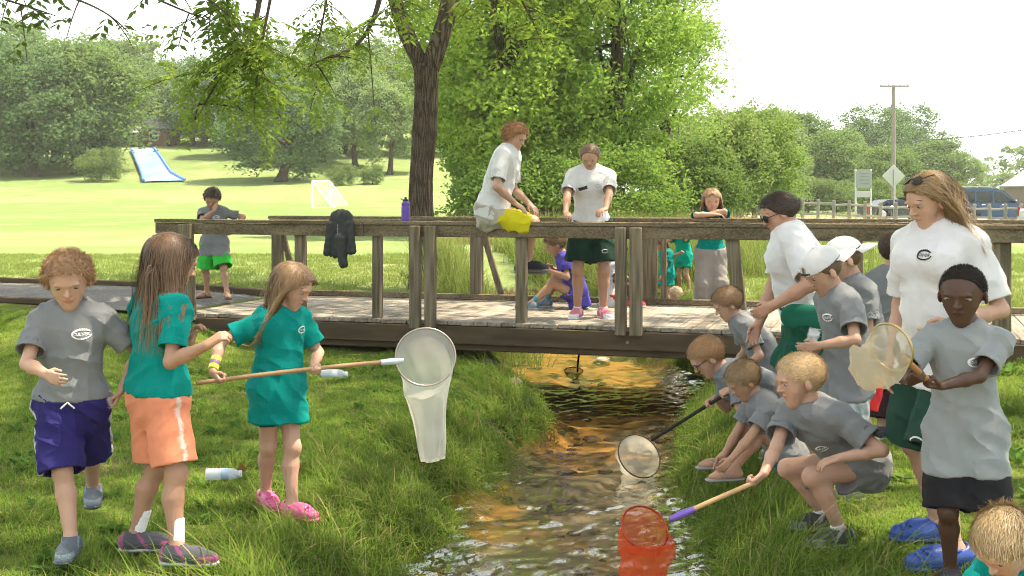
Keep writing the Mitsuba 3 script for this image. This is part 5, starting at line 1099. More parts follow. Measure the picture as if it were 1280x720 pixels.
def ring(c, n, R, r, sides=8, m=40, squash=1.0, x=None):
    Fm = frame(n); return tube([c + Fm[:, 0] * math.cos(a) * R + Fm[:, 1] * math.sin(a) * R * squash for a in np.linspace(0, 2 * math.pi, m + 1)[:-1]], r, sides, close=True)
def net_bag(c, n, R, tip, prof, seed, squash=1.0, fold=.16, m=40, rows=22, bulge=(0, 0, 0), pleat=.6):
    """A cloth bag hanging from a hoop of centre c and normal n down to tip."""
    Fm = frame(n); tip = np.asarray(tip, float); us = np.linspace(0, 1, rows); ang = np.linspace(0, 2 * math.pi, m + 1)[:-1]; rows_ = []; ax = unit(tip - c); Ft = frame(ax)
    if Ft[:, 0] @ Fm[:, 0] < 0: Ft[:, 0] *= -1
    Ft[:, 1] = Ft[:, 1] * (1 if Ft[:, 1] @ Fm[:, 1] >= 0 else -1)
    for u in us:
        w = sstep(0, .45, u); ex = unit(Fm[:, 0] * (1 - w) + Ft[:, 0] * w); ey = unit(Fm[:, 1] * (1 - w) + Ft[:, 1] * w); rr = R * np.interp(u, prof[0], prof[1]); cc = c + (tip - c) * u + np.asarray(bulge) * math.sin(u * math.pi)
        k = 1 + fold * u ** .5 * (2 * meshkit.noise(np.stack([np.cos(ang) * 3 + 7, np.sin(ang) * 3, ang * 0 + u * 2.2], -1), seed) - 1) + fold * pleat * np.sin(ang * 7 + seed) * min(1, u * 2)
        rows_.append(cc + ex * (np.cos(ang) * rr * k)[:, None] + ey * (np.sin(ang) * rr * k * (squash * (1 - w) + w))[:, None])
    V = np.array(rows_); i, j = np.meshgrid(np.arange(rows - 1), np.arange(m), indexing='ij'); j2 = (j + 1) % m; q = np.stack([i * m + j, i * m + j2, (i + 1) * m + j2, (i + 1) * m + j], -1).reshape(-1, 4)
    v = np.vstack([V.reshape(-1, 3), V[-1].mean(0)[None]]); e = np.arange(m); f = np.vstack([q[:, [0, 1, 2]], q[:, [0, 2, 3]], np.stack([(rows - 1) * m + e, (rows - 1) * m + (e + 1) % m, 0 * e + len(v) - 1], 1)]); return v, f
def hand_net(label, c, n, R, tip, prof, bagcol, pole, polecol, hoopcol, seed, pr=.011, squash=1.0, socket=None, **kw):
    k = thing('hand_net', label, 'net'); c = np.asarray(c, float)
    part('hoop', k, ring(c, n, R, .005, squash=squash), 'metal', True, hoopcol); v, f = net_bag(c, np.asarray(n, float), R * .995, tip, prof, seed, squash, **kw)
    part('bag', k, (v, f), 'netting', True, np.array(bagcol) * (.88 + .2 * meshkit.noise(v * 16, seed))[:, None])
    b = part('hem', k, ring(c, n, R, .0048, squash=squash), 'cloth', True, np.array(bagcol) * .85)
    part('handle', k, tube(spline(pole, 12), pr, 10), 'matte', True, polecol)
    if socket is not None: e, d = np.asarray(pole[-1], float), unit(np.asarray(pole[-1], float) - np.asarray(pole[-2], float)); part('socket', k, tube([e - d * .09, e - d * .03, e + d * .03], [pr * 1.25, pr * 1.6, pr * 1.1], 10), 'plastic', True, socket)
    return k
NETPOLE3 = [at(246, 479, 5.95), at(330, 468, 6.1), at(497, 451, 6.35)]
hand_net('tall white insect net on a wooden pole held by the wavy haired girl', at(532, 446, 6.38), (.15, -1, .12), .155, at(541, 574, 6.42), ([0, .10, .25, .6, 1], [1, .88, .76, .54, .36]), (.74, .74, .67), NETPOLE3, (.34, .22, .12), (.45, .38, .32), 3, socket=(.5, .58, .62), squash=.95, fold=.26, pleat=.3)
GN18 = at(1150, 466, 4.66)
hand_net('cream net on a brown wooden handle held by the boy in pale grey', at(1114, 434, 4.60), (.75, .55, .22), .092, at(1078, 450, 4.46), ([0, .25, .6, .85, 1], [1, 1.02, 1.0, .85, .5]), (.66, .58, .42), [GN18 + (GN18 - at(1131, 449, 4.56)) * .9, GN18, at(1129, 447, 4.57)], (.36, .18, .08), (.55, .42, .2), 4, fold=.42, pleat=.12, pr=.012, bulge=(.0, 0, -.05))
GN22 = at(934, 607, 5.6)
hand_net('red orange net on a wooden stick dipping towards the water in the front', at(806, 660, 5.52), (.5, -.62, .6), .13, at(806, 728, 5.42), ([0, .2, .5, .8, 1], [1, 1.02, .9, .74, .5]), (.68, .12, .035), [GN22 + (GN22 - at(862, 638, 5.55)) * .12, GN22, at(845, 646, 5.55)], (.45, .30, .15), (.4, .06, .03), 5, fold=.45, pleat=.15, socket=(.16, .09, .42), squash=.8)
GN20 = at(895, 500, 7.75)
hand_net('white net on a black pole with its hoop resting on the water', at(799, 570, 8.35), (.35, -.75, .55), .155, at(792, 574, 8.62), ([0, .3, .7, 1], [1, .95, .7, .3]), (.72, .69, .58), [GN20 + (GN20 - at(815, 550, 8.25)) * .15, GN20, at(815, 550, 8.25)], (.025, .025, .025), (.08, .06, .04), 6, fold=.12)
pb = at(717, 467, 13.3); hand_net('dark net with a thin black pole leaning in the water under the bridge', pb + [0, 0, .03], (0, -.25, .97), .10, pb + [0, .02, -.06], ([0, .5, 1], [1, .8, .3]), (.20, .15, .10), [at(728, 426, 12.7), at(723, 448, 13.0), pb + [.04, -.05, .03]], (.02, .02, .02), (.05, .04, .03), 7)
# stones of the stream bed and banks
rng = np.random.default_rng(91); st = 0
def stone(c, r, seed, col):
    m = trimesh.creation.icosphere(3 if r > .08 else 2); v = np.array(m.vertices); v = v * (1 + .35 * (meshkit.fbm(v * 1.3 + seed, 3, seed) - .5)[:, None] * 2) * [1, .8, .5] * r; return xf((v, m.faces), trimesh.transformations.rotation_matrix(seed * 1.7, [0, 0, 1])[:3, :3], c), np.array(col) * (.7 + .6 * meshkit.noise(v / r * 5, seed))[:, None]
for i, (px, py, Y, r, lab) in enumerate(((585, 452, 12.9, .17, 'dark muddy stone under the left side of the bridge'), (612, 470, 12.2, .14, 'dark stone at the left waterline under the bridge'), (560, 462, 12.4, .15, 'brown stone in the shade left of the stream'), (640, 500, 11.2, .10, 'small wet stone beside the left bank'), (655, 528, 10.6, .09, 'wet brown stone below the long grass of the left bank'), (868, 470, 12.9, .12, 'grey stone at the right waterline near the bridge'), (753, 452, 14.4, .12, 'pale tan stone standing out of the water beyond the bridge'))):
    k = thing('stone', lab, 'stone', 'stones by the water'); q = at(px, py, Y); q[2] = max(float(gz(q[0], q[1])), WZ - .05) + r * .12; m, c = stone(q, r, i + 2, (.10, .085, .065) if px != 753 else (.38, .31, .22)); put(k, m, 'matte', True, c)
ms, cs_ = [], []
for i in range(150):
    y = rng.uniform(4.6, 14.5); x = rng.uniform(np.interp(y, SY, SL), np.interp(y, SY, SR)); r = rng.uniform(.015, .06); m, c = stone([x, y, float(gz(x, y)) + r * .1], r, i % 9, (.14, .11, .075)); ms.append(m); cs_.append(c)
scene['stream_pebbles'] = ply(cat(ms), 'matte', True, color=np.clip(np.vstack(cs_), 0, 1)); labels['stream_pebbles'] = {'label': 'brown pebbles scattered on the stream bed', 'category': 'pebbles', 'kind': 'stuff'}


# the summer air
mat('haze_edge', {'type': 'null'})
scene['haze'] = {'type': 'cube', 'to_world': T().translate([0, 420, 34]).scale([740, 520, 36]), 'bsdf': {'type': 'ref', 'id': 'haze_edge'}, 'interior': {'type': 'ref', 'id': 'air'}}
labels['haze'] = {'label': 'pale summer haze over the field and far trees', 'category': 'haze', 'kind': 'stuff'}

# ------------------------------------------------------------------ the people in the photograph
GRAY, TEAL, WHITE = (.175, .185, .19), (.0, .205, .18), (.58, .58, .575)
FAIR, TAN, DARK = (.46, .275, .19), (.38, .215, .135), (.075, .037, .023)
BLOND, BROWN, RED = (.42, .29, .14), (.13, .075, .035), (.30, .14, .05)
def foot(px, Y, H, yaw, adult=False, up=0.0, z=None):
    q = at(px, 0, Y); z = float(gz(q[0], Y)) + .02 if z is None else z; return (q[0], Y, z + (.043 if adult else .045) * H + up, yaw)
def hips(px, Y, H, adult=False, drop=.005, z=None, dx=0.0):
    q = at(px, 0, Y); z = float(gz(q[0], Y)) + .02 if z is None else z; return (q[0] + dx, Y, z + ((.515 if adult else .485) - drop) * H)
def grip(G, d, n, H, hint=None, adult=False, curl=(72, 78, 45), thumb=1.0):
    """A hand closed round a handle that passes through G."""
    hs = (.103 if adult else .098) * H; d = unit(d); n = unit(np.asarray(n, float) - d * (np.asarray(n, float) @ d)); r = dict(p=np.asarray(G, float) - d * .50 * hs - n * .16 * hs, d=d, n=n, curl=curl, thumb=thumb)
    if hint is not None: r['hint'] = hint
    return r
def band(info, i, u, col, w=.012, r=.0215):
    a = info['WR'][i] + (info['EL'][i] - info['WR'][i]) * u; d = unit(info['EL'][i] - info['WR'][i]); part('wristband', info['key'], tube([a - d * w, a - d * w * .8, a + d * w * .8, a + d * w], [r, r * 1.1, r * 1.1, r], 18), 'plastic', True, col)
def stripes(color, c2, th=.975):
    def fn(v, I):
        c = np.tile(np.array(color, float), (len(v), 1)); H = I['H']
        for i, s in enumerate((1, -1)):
            hip = I['P'] + np.array([0, 0, 0]); k = I['KN'][i] - (I['P'] + s * I['lf'] * .05 * H); ax = unit(k); q = v - (I['P'] + s * I['lf'] * .05 * H); q = q - np.outer(q @ ax, ax); L = np.linalg.norm(q, axis=1); out = unit(s * I['lf'] - ax * (s * I['lf'] @ ax))
            m = ((q @ out) / (L + 1e-9) > th) & (L > .045 * H); c[m] = c2
        return c
    return fn
def plaid(v, I):
    a = v @ unit([1, .3, .15]); b = v @ unit([-.15, .1, 1]); f = lambda x: .5 * (np.sin(x * 150) > .2) + .5 * (np.sin(x * 62 + 1) > .4); t = (f(a) + f(b))[:, None] * .5
    return np.array([.50, .53, .53]) * (1 - t) + np.array([.12, .18, .19]) * t
def hoops(c1, c2, ax, fq):
    return lambda v, I: np.where((np.sin(v @ unit(ax) * fq) > 0)[:, None], np.array([c1]), np.array([c2]))
def cap(info, col, back=True, label='white baseball cap worn backwards'):
    HR, hh, lw, H = info['HR'], info['hh'], info['lw'], info['H']; s = -1 if back else 1
    dome = [(Ell(lw(-.05, 0, .15), HR, np.array([.50, .415, .43]) * hh), 0)]; sub = [(Ell(lw(-.05, 0, .13), HR, np.array([.455, .37, .385]) * hh), 0)]
    if back: sub.append((Cone(lw(.50, 0, .20), lw(.44, 0, .26), .10 * hh, .10 * hh), .01))
    v, f = sdf_mesh(dome, .005, sub, [Half(lw(-.05, 0, .19), -(HR[:, 2] + HR[:, 0] * .10))]); k = part('cap', info['key'], (v, f), 'cloth', True, np.array(col) * (.95 + .08 * meshkit.noise(v * 60, 3))[:, None], label=label)
    pts = []
    for a in np.linspace(-1.15, 1.15, 15):
        i0 = lw(-.05 + s * .47 * math.cos(a) , .40 * math.sin(a), .20); i1 = lw(-.05 + s * (.47 + .42 * max(0, math.cos(a * 1.25))) * math.cos(a * .8), .42 * math.sin(a), .10 - .02 * math.cos(a)); pts.append((i0, (i0 + i1) / 2 + HR[:, 2] * .03 * hh, i1))
    V = np.array(pts); th = HR[:, 2] * .022 * hh; top = V.reshape(-1, 3); n = len(top); i, j = np.meshgrid(np.arange(14), np.arange(2), indexing='ij'); q = np.stack([i * 3 + j, (i + 1) * 3 + j, (i + 1) * 3 + j + 1, i * 3 + j + 1], -1).reshape(-1, 4)
    rim = [(i, 0) for i in range(15)] + [(14, 1), (14, 2)] + [(i, 2) for i in range(13, -1, -1)] + [(0, 1)]; e = [a * 3 + b for a, b in rim]; sidef = [[e[m], e[(m + 1) % len(e)], e[(m + 1) % len(e)] + n, e[m] + n] for m in range(len(e))]
    part('brim', k, (np.vstack([top, top - th]), np.vstack([q, q[:, ::-1] + n, sidef])), 'cloth', False, np.array(col) * .92); part('button', k, tube([lw(-.05, 0, .575), lw(-.05, 0, .60)], [.035 * hh, .02 * hh], 10), 'cloth', True, col)
    part('strap', k, tube([lw(-.05 - s * .49 * math.cos(a), .405 * math.sin(a), .20) for a in np.linspace(-.5, .5, 9)], .025 * hh, 6), 'cloth', True, (.05, .05, .07))
def glasses(info, z=.03, x=.40, tint=(.02, .02, .02), r=.085, wide=.36, lens='plastic', up=0.0):
    face_ = lambda s: info['HR'][:, 0] * (1 - up) + info['HR'][:, 2] * up + info['HR'][:, 1] * s * .2
    lw, hh, HR = info['lw'], info['hh'], info['HR']; k = key_for('glasses', info['key']); fr = []
    for s in (1, -1): fr.append(ring(lw(x, s * .15, z), face_(s), r * hh, .010 * hh, 6, 20)); fr.append(tube([lw(x - .01, s * .24, z + .02), lw(x - .12, s * wide, z + .04), lw(-.03, s * (wide + .02), z + .03)], .011 * hh, 6))
    fr.append(tube([lw(x, .07, z + .02), lw(x + .02, 0, z + .035), lw(x, -.07, z + .02)], .011 * hh, 6)); put(k, cat(fr), 'plastic', True, tint)
    for s in (1, -1):
        Fm = frame(face_(s)); a = np.linspace(0, 6.283, 17)[:-1]; c = lw(x, s * .15, z); v = np.vstack([c + np.outer(np.cos(a), Fm[:, 0]) * r * hh + np.outer(np.sin(a), Fm[:, 1]) * r * hh, c + Fm[:, 2] * .02 * hh]); f = np.stack([np.arange(16), (np.arange(16) + 1) % 16, np.full(16, 16)], 1)
        part('lens', k, (v, f), lens, True, None if lens != 'plastic' else tint)
    return k
TEE = dict(color=GRAY, ease=.015, sleeve=.70, hem=-.085, fold=.008, logo=dict(side=1, w=.085, dx=.55))
def tee(**k): d = dict(TEE); d.update(k); return d

# left boy with curly hair, walking towards the camera
H = 1.33
p = person('boy with curly reddish hair in grey shirt and navy shorts walking at far left', H, hips(90, 5.5, H), -78, lean=4, head=(-74, 20, 4), h=.005, skin=FAIR,
    feet=(foot(118, 5.95, H, -72, up=.03), foot(90, 5.3, H, -84)), hands=(dict(p=at(152, 487, 5.55), hint=(1, .4, .1)), dict(p=at(58, 468, 5.2), hint=(-1, .5, -.3), n=(1, 0, -.2))),
    hair=dict(kind='curly', color=(.28, .16, .08), tip=(.42, .26, .135), len=.03), shirt=tee(color=(.185, .195, .20), ease=.018, hem=.03), shorts=dict(color=(.024, .020, .115), leg=.99, waist=.07, ease=.017, flare=1.45, fold=.010, fn=stripes((.024, .020, .115), (.42, .42, .46), .965)),
    shoes=dict(color=(.10, .12, .14), accent=(.2, .25, .28), sole=(.05, .06, .07)))
part('drawstring', p['shorts'], tube([p['P'] + p['fw'] * .098 * H + p['up'] * .035 * H + p['lf'] * a * .022 * H - p['up'] * abs(a) * .02 * H + p['fw'] * .006 for a in np.linspace(-1, 1, 9)], .004, 5), 'cloth', True, (.7, .7, .72))
# girl in orange shorts
H = 1.42
p = person('girl with long brown hair, teal shirt and orange shorts seen from the side', H, hips(197, 5.45, H), 46, lean=3, head=(34, 16, 0), h=.005, skin=TAN,
    feet=(foot(170, 5.5, H, 8), foot(222, 5.28, H, -6)), hands=(dict(p=at(238, 428, 5.62), hint=(.2, .3, -1), d=(.35, 0, .95), n=(1, -.3, 0), curl=(45, 50, 30)), dict(p=at(258, 432, 5.22), hint=(-.4, -.2, -1), d=(.75, .1, .5), n=(.3, .6, -.6), curl=(35, 40, 25))),
    hair=dict(kind='long', color=(.085, .05, .027), tip=(.20, .12, .06), len=.40, n=4000, wave=.10, w=.0028), shirt=tee(color=TEAL, hem=.02, sleeve=.72, logo=None), shorts=dict(color=(.63, .235, .13), leg=.86, ease=.014, flare=1.5, waist=.10, fold=.005, fn=stripes((.63, .235, .13), (.60, .48, .42), .995)),
    socks=dict(color=(.75, .75, .74), top=.40), shoes=dict(color=(.075, .08, .09), accent=(.30, .08, .18), sole=(.35, .35, .37)))
band(p, 0, .10, (.62, .66, .04)); 
# girl with the tall white net
H = 1.30
G_r, G_l = NETPOLE3[0] * .62 + NETPOLE3[1] * .38 + [0, 0, 0], NETPOLE3[1] * .62 + NETPOLE3[2] * .38
p = person('girl with wavy blond hair in long teal shirt holding the tall white net', H, hips(347, 6.3, H), -38, lean=5, head=(-16, 26, 0), h=.005, skin=FAIR,
    feet=(foot(366, 6.25, H, -35), foot(332, 6.42, H, -62)), hands=(grip(G_l, (.35, -.75, -.35), (-.2, .2, 1), H, (.5, .3, -1)), grip(G_r, (.55, -.3, -.75), (.8, .5, .3), H, (-1, .2, .1))),
    hair=dict(kind='long', color=(.17, .10, .045), tip=(.36, .25, .12), len=.36, n=4000, wave=.22, w=.0028, tuck=.08), shirt=tee(color=TEAL, hem=-.11, ease=.017, sleeve=.72, flare=1.2, logo=dict(side=1, w=.07, dx=.6, color=(.5, .6, .58))), shorts=dict(color=(.015, .06, .05), leg=.50, ease=.016),
    shoes=dict(kind='clog', color=(.62, .10, .26), sole=(.50, .08, .2)))
for u, c in ((.12, (.62, .64, .05)), (.26, (.22, .12, .22)), (.38, (.62, .64, .05))): band(p, 1, u, c, .013, .0235)
# boy on the path
H = 1.36; zp = DZ - .02
b4 = at(268, 0, 14.8)
p = person('boy in grey shirt and bright green shorts standing on the path end of the bridge', H, (b4[0], 14.8, zp + .475 * H), -92, lean=6, head=(-88, 30, 0), h=.007, skin=TAN,
    feet=((b4[0] + .20, 14.6, zp + .075, -70), (b4[0] - .13, 14.95, zp + .075, -125)), hands=(dict(p=at(293, 286, 14.75), hint=(1, .3, 0)), dict(p=at(268, 263, 14.58), hint=(-.8, -.3, -.8), d=(.25, .2, .9), n=(0, 1, .2), curl=(40, 45, 30))),
    hair=dict(kind='short', color=(.05, .03, .018)), shirt=tee(), shorts=dict(color=(.04, .42, .05), leg=.92, ease=.02, flare=1.7, fold=.008), shoes=dict(kind='flipflop', color=(.05, .03, .02)))
# man sitting on the rail
H = 1.80; sr = rail_at(615, 0.02); hp_ = bp(sr, .02, RT + .095); fa = math.degrees(math.atan2(BD[1], BD[0]))
p = person('man with curly red hair in white shirt sitting sideways on the near rail', H, hp_, fa + 8, lean=20, spine=.7, head=(-32, 22, 0), adult=True, h=.007, skin=FAIR, twist=-6,
    feet=((*bp(sr + .20, .42, RT - .44), fa + 10), (*bp(sr + .30, .22, RT - .40), fa - 12)), knees=(D3 + [0, .3, .6], D3 + [0, 0, .6]),
    hands=(dict(p=bp(sr + .33, .17, RT + .17), hint=(-.4, .6, -.6), n=(0, 0, -1)), dict(p=bp(sr + .26, -.09, RT + .18), hint=(-.3, -.5, -.9), d=(.75, 0, -.5), n=(0, .4, -1))),
    hair=dict(kind='curly', color=(.22, .10, .035), tip=(.45, .24, .10), len=.035), shirt=dict(color=WHITE, ease=.014, sleeve=.78, hem=-.035, fold=.006), shoes=dict(color=(.03, .03, .035), sole=(.1, .1, .1)),
    shorts=dict(color=(.42, .39, .32), leg=.93, ease=.018, flare=1.7, fold=.011, fn=lambda v, I: np.where((((v - I['P']) @ unit(I['KN'][1] - I['P']) > .13 + .03 * np.sin(v[:, 2] * 40)))[:, None], np.array([[.62, .56, .02]]), np.array([[.42, .39, .32]]))))
# woman standing on the bridge
H = 1.75; q = at(738, 0, 12.35)
rl = lambda px: bp(rail_at(px, .0), .0, RT)
p = person('woman with tied back hair, white shirt and black name tag standing on the bridge', H, (q[0], 12.3, DZ + .505 * H), -94, lean=11, head=(-100, 26, 0), adult=True, h=.007, skin=(.40, .23, .15), girth=.92,
    feet=((q[0] + .13, 12.35, DZ + .043 * H, -75), (q[0] - .13, 12.35, DZ + .043 * H, -108)),
    hands=(dict(p=rl(757) + [.0, .09, .055], hint=(1, .7, .1), d=(-.55, -.8, -.15), n=(0, 0, -1), curl=(25, 35, 20)), dict(p=rl(707) + [.0, .09, .055], hint=(-1, .7, .1), d=(.15, -1, -.15), n=(0, 0, -1), curl=(25, 35, 20))),
    hair=dict(kind='short', color=(.15, .095, .055), tip=(.2, .13, .08), line=.05, n=3200, w=.006, comb=(-1, 0, -.1), len=.05, thick=.035), shirt=dict(color=WHITE, ease=.015, sleeve=.80, hem=.03, fold=.006, logo=dict(side=1, w=.055, word=False, color=(.35, .35, .36), dx=.55)), extras=dict(bust=.85),
    shorts=dict(color=(.012, .036, .025), leg=.80, ease=.018, flare=1.7, waist=.105), shoes=dict(color=(.55, .18, .24), accent=(.7, .7, .7), sole=(.6, .6, .6)), socks=dict(color=(.65, .65, .65), top=.10))
o = p['C'] + p['up'] * .012 - p['lf'] * .075; m = flat2d([shapely.box(-.045, -.016, .045, .016)], .01); part('name_tag', p['shirt'], drape(m, o, unit(p['lf'] + .28 * p['up']), unit(p['up'] - .28 * p['lf']), p['fw'], p['shirt_mesh'], .006), 'plastic', False, (.02, .02, .025), label='black name tag')
m = flat2d([oval_mark(.06, .04)], .01); fo = p['KN'][0] * .45 + (p['P'] + p['lf'] * .05 * H) * .55; part('emblem', p['shorts'], drape(m, fo + p['lf'] * .03, p['lf'], np.array([0, 0, 1.0]), p['fw'], p['shorts_mesh'], .004), 'cloth', False, (.6, .6, .6))
# two who sit on the deck behind her
H = 1.42; q = at(722, 0, 13.35)
p = person('child in purple blue clothes sitting on the bridge deck behind the standing woman', H, (q[0], 13.35, DZ + .14), 178, lean=30, head=(185, 25, 0), h=.008, skin=TAN,
    feet=((q[0] - .50, 13.2, DZ + .07, 178), (q[0] - .34, 13.5, DZ + .07, 176)), knees=((-.4, -.1, 1), (-.4, .1, 1)), hands=(dict(p=(q[0] - .30, 13.1, DZ + .42), hint=(.3, -.6, -.6)), dict(p=(q[0] - .26, 13.55, DZ + .42), hint=(.3, .6, -.6))),
    hair=dict(kind='short', color=BROWN), shirt=tee(color=(.07, .055, .30), logo=None), shorts=dict(color=(.05, .045, .20), leg=.95, ease=.018), shoes=dict(color=(.25, .26, .28), accent=(.05, .2, .3), sole=(.5, .5, .5)), socks=dict(color=(.05, .3, .36), top=.3))
H = 1.2; q = at(762, 0, 13.6)
p = person('dark haired child in white shirt and red shorts sitting on the bridge deck', H, (q[0], 13.6, DZ + .10), 15, lean=14, head=(20, 18, 0), h=.008, skin=DARK,
    feet=((q[0] + .26, 13.75, DZ + .06, 15), (q[0] + .24, 13.5, DZ + .06, 10)), knees=((.4, .2, 1), (.4, -.3, 1)), hands=(dict(p=(q[0] + .20, 13.72, DZ + .25)), dict(p=(q[0] + .18, 13.44, DZ + .25))),
    hair=dict(kind='crop', color=(.015, .012, .01)), shirt=tee(color=WHITE, logo=None), shorts=dict(color=(.42, .05, .02), leg=.95, ease=.02, flare=1.6), shoes=dict(color=(.45, .08, .1)))
# girl leaning on the far rail
H = 1.46; s9 = rail_at(888, WID + .25); q = bp(s9, WID + .27, 0); rt = lambda px: bp(rail_at(px, WID), WID, RT)
p = person('girl with light brown hair in teal shirt and grey trousers leaning on the far rail', H, (q[0], q[1], .245 + .475 * H), -95, lean=16, head=(-92, 10, 0), h=.007, skin=FAIR,
    feet=((q[0] + .09, q[1] + .02, .245 + .07, -85), (q[0] - .09, q[1] + .02, .245 + .07, -95)), hands=(dict(p=rt(884) + [0, .02, .04], hint=(1, .1, .0), d=(-1, .0, -.05), n=(0, 0, -1)), dict(p=rt(892) + [0, -.04, .04], hint=(-1, .1, .0), d=(1, 0, -.05), n=(0, 0, -1))),
    hair=dict(kind='long', color=(.22, .12, .055), tip=(.5, .33, .17), len=.22, n=1600, wave=.15, w=.007), shirt=tee(color=TEAL, hem=.035, logo=None, fold=.004), shorts=dict(name='trousers', color=(.27, .25, .235), leg=1.85, ease=.024, flare=1.4, waist=.055), shoes=dict(color=(.3, .2, .2)))
# two small girls and a blond child beyond the bridge
H = 1.02; q = at(834, 0, 16.4); zg = float(gz(q[0], 16.4))
person('small girl in long teal shirt standing beyond the bridge, left of the pair', H, (q[0], 16.4, zg + .475 * H), 195, lean=6, head=(200, 35, 0), h=.008, skin=TAN, feet=((q[0] + .02, 16.32, zg + .046, 190), (q[0] - .02, 16.5, zg + .046, 190)),
    hands=(dict(p=(q[0] - .10, 16.2, zg + .45)), dict(p=(q[0] + .15, 16.3, zg + .78), hint=(.3, .3, -1))), hair=dict(kind='long', color=(.12, .06, .03), len=.2, n=900, w=.008), shirt=tee(color=TEAL, hem=-.13, ease=.024, logo=None), shorts=dict(color=(.05, .2, .18), leg=.4), shoes=dict(color=(.3, .2, .25)))
q = at(855, 0, 16.8); zg = float(gz(q[0], 16.8))
person('small girl in teal shirt and shorts standing beyond the bridge, right of the pair', H, (q[0], 16.8, zg + .475 * H), 215, lean=16, head=(225, 30, 0), h=.008, skin=TAN, feet=((q[0] + .06, 16.7, zg + .046, 220), (q[0] - .04, 16.9, zg + .046, 210)),
    hands=(dict(p=(q[0] - .08, 16.5, zg + .86), hint=(.4, -.2, -1)), dict(p=(q[0] - .14, 16.75, zg + .84), hint=(-.3, .3, -1))), hair=dict(kind='long', color=(.2, .11, .05), len=.16, n=900, w=.008), shirt=tee(color=(.0, .27, .20), hem=-.05, ease=.024, logo=None), shorts=dict(color=(.0, .25, .17), leg=.6, ease=.02), shoes=dict(color=(.4, .3, .3)))
H = .98; q = at(848, 0, 15.35); zg = -.17
person('small blond child in white shirt sitting low on the stream bank beyond the bridge', H, (q[0], 15.35, zg + .14), 175, lean=8, head=(165, 0, 0), h=.007, skin=FAIR, feet=((q[0] - .28, 15.25, zg + .05, 170), (q[0] - .26, 15.45, zg + .05, 180)), knees=((-.3, -.1, 1), (-.3, .1, 1)),
    hair=dict(kind='crop', color=(.62, .48, .28), tip=(.72, .6, .4)), shirt=tee(color=WHITE, logo=None), shorts=dict(color=(.2, .22, .25), leg=.9), shoes=dict(color=(.3, .3, .3)))
# woman with the hip pack
H = 1.69; q = at(1014, 0, 7.4); zg = float(gz(q[0], 7.4))
p = person('woman with dark hair, dark glasses, white shirt, green shorts and a hip pack', H, (q[0], 7.4, zg + .50 * H), 172, lean=21, spine=.35, head=(186, 24, 0), adult=True, h=.006, skin=(.43, .24, .16), girth=1.12,
    feet=((q[0] - .04, 7.25, zg + .075, 175), (q[0] - .06, 7.58, zg + .075, 170)), hands=(dict(p=at(966, 382, 7.15), hint=(.6, -.5, 0)), dict(p=(q[0] - .30, 7.55, zg + .80), hint=(.2, .8, -.4))),
    hair=dict(kind='short', color=(.030, .019, .013), tip=(.05, .03, .02), thick=.05, n=4200, comb=(-1, 0, -.35), len=.055), shirt=dict(color=(.58, .58, .58), ease=.014, sleeve=.80, hem=.015, fold=.006), extras=dict(bust=1.15, belly=.9), shorts=dict(color=(.008, .068, .04), leg=.78, ease=.018, flare=1.5, waist=.09, fn=stripes((.008, .068, .04), (.62, .62, .64))), shoes=dict(color=(.4, .4, .4)))
part('hair_bun', p['key'], sdf_mesh([(Ell(p['lw'](-.5, 0, .05), p['HR'], np.array([.13, .14, .15]) * p['hh']), 0)], .006), 'hair', True, (.022, .014, .010))
glasses(p, tint=(.012, .012, .012), r=.10)
c = p['P'] + p['fw'] * .02 + np.array([0, 0, .075 * H]); bl = [c + (unit(-p['lf'] * 0 + hdir(172)) * math.cos(a) * .165 + np.array([-hdir(172)[1], hdir(172)[0], 0]) * math.sin(a) * .205) - [0, 0, .03 * math.sin(a)] for a in np.linspace(0, 6.283, 33)[:-1]]
k = part('hip_pack', p['key'], sdf_mesh([(Cone(c + hdir(172) * .10 + np.array([-hdir(172)[1], hdir(172)[0], 0]) * .175 + [0, 0, -.05], c + hdir(172) * -.04 + np.array([-hdir(172)[1], hdir(172)[0], 0]) * .225 + [0, 0, -.045], .075, .07, np.array([-hdir(172)[1], hdir(172)[0], 0]), 1.7), .02)], .006), 'cloth', True, (.015, .14, .09), label='green hip pack')
part('belt', k, tube(bl, .018, 6, close=True), 'cloth', True, (.012, .10, .065)); part('zip', k, tube([c + hdir(172) * (.10 - .14 * u) + np.array([-hdir(172)[1], hdir(172)[0], 0]) * (.193 + .045 * u) + [0, 0, -.03] for u in np.linspace(0, 1, 6)], .005, 5), 'plastic', True, (.02, .03, .03))
# boys in caps
H = 1.37; q = at(1062, 0, 6.7); zg = float(gz(q[0], 6.7))
p = person('boy in backwards white cap, grey shirt and plaid shorts looking down', H, (q[0], 6.7, zg + .475 * H), 192, lean=15, head=(196, 30, 0), h=.005, skin=(.40, .24, .16), feet=((q[0] - .02, 6.58, zg + .062, 190), (q[0] + .02, 6.85, zg + .062, 190)),
    hands=(dict(p=at(1024, 432, 6.42), hint=(.5, -.4, -.3)), dict(p=at(1022, 436, 6.75), hint=(.5, .4, -.3))), hair=dict(kind='crop', color=(.10, .06, .03), line=-.02, thick=.008, len=.004, n=300), shirt=tee(ease=.02, logo=dict(side=1, w=.08, dx=.6)), shorts=dict(color=(.4, .4, .4), leg=.98, ease=.02, flare=1.6, fn=plaid), shoes=dict(color=(.2, .2, .22)))
cap(p, (.58, .58, .57))
H = 1.38; q = at(1082, 0, 7.35); zg = float(gz(q[0], 7.35))
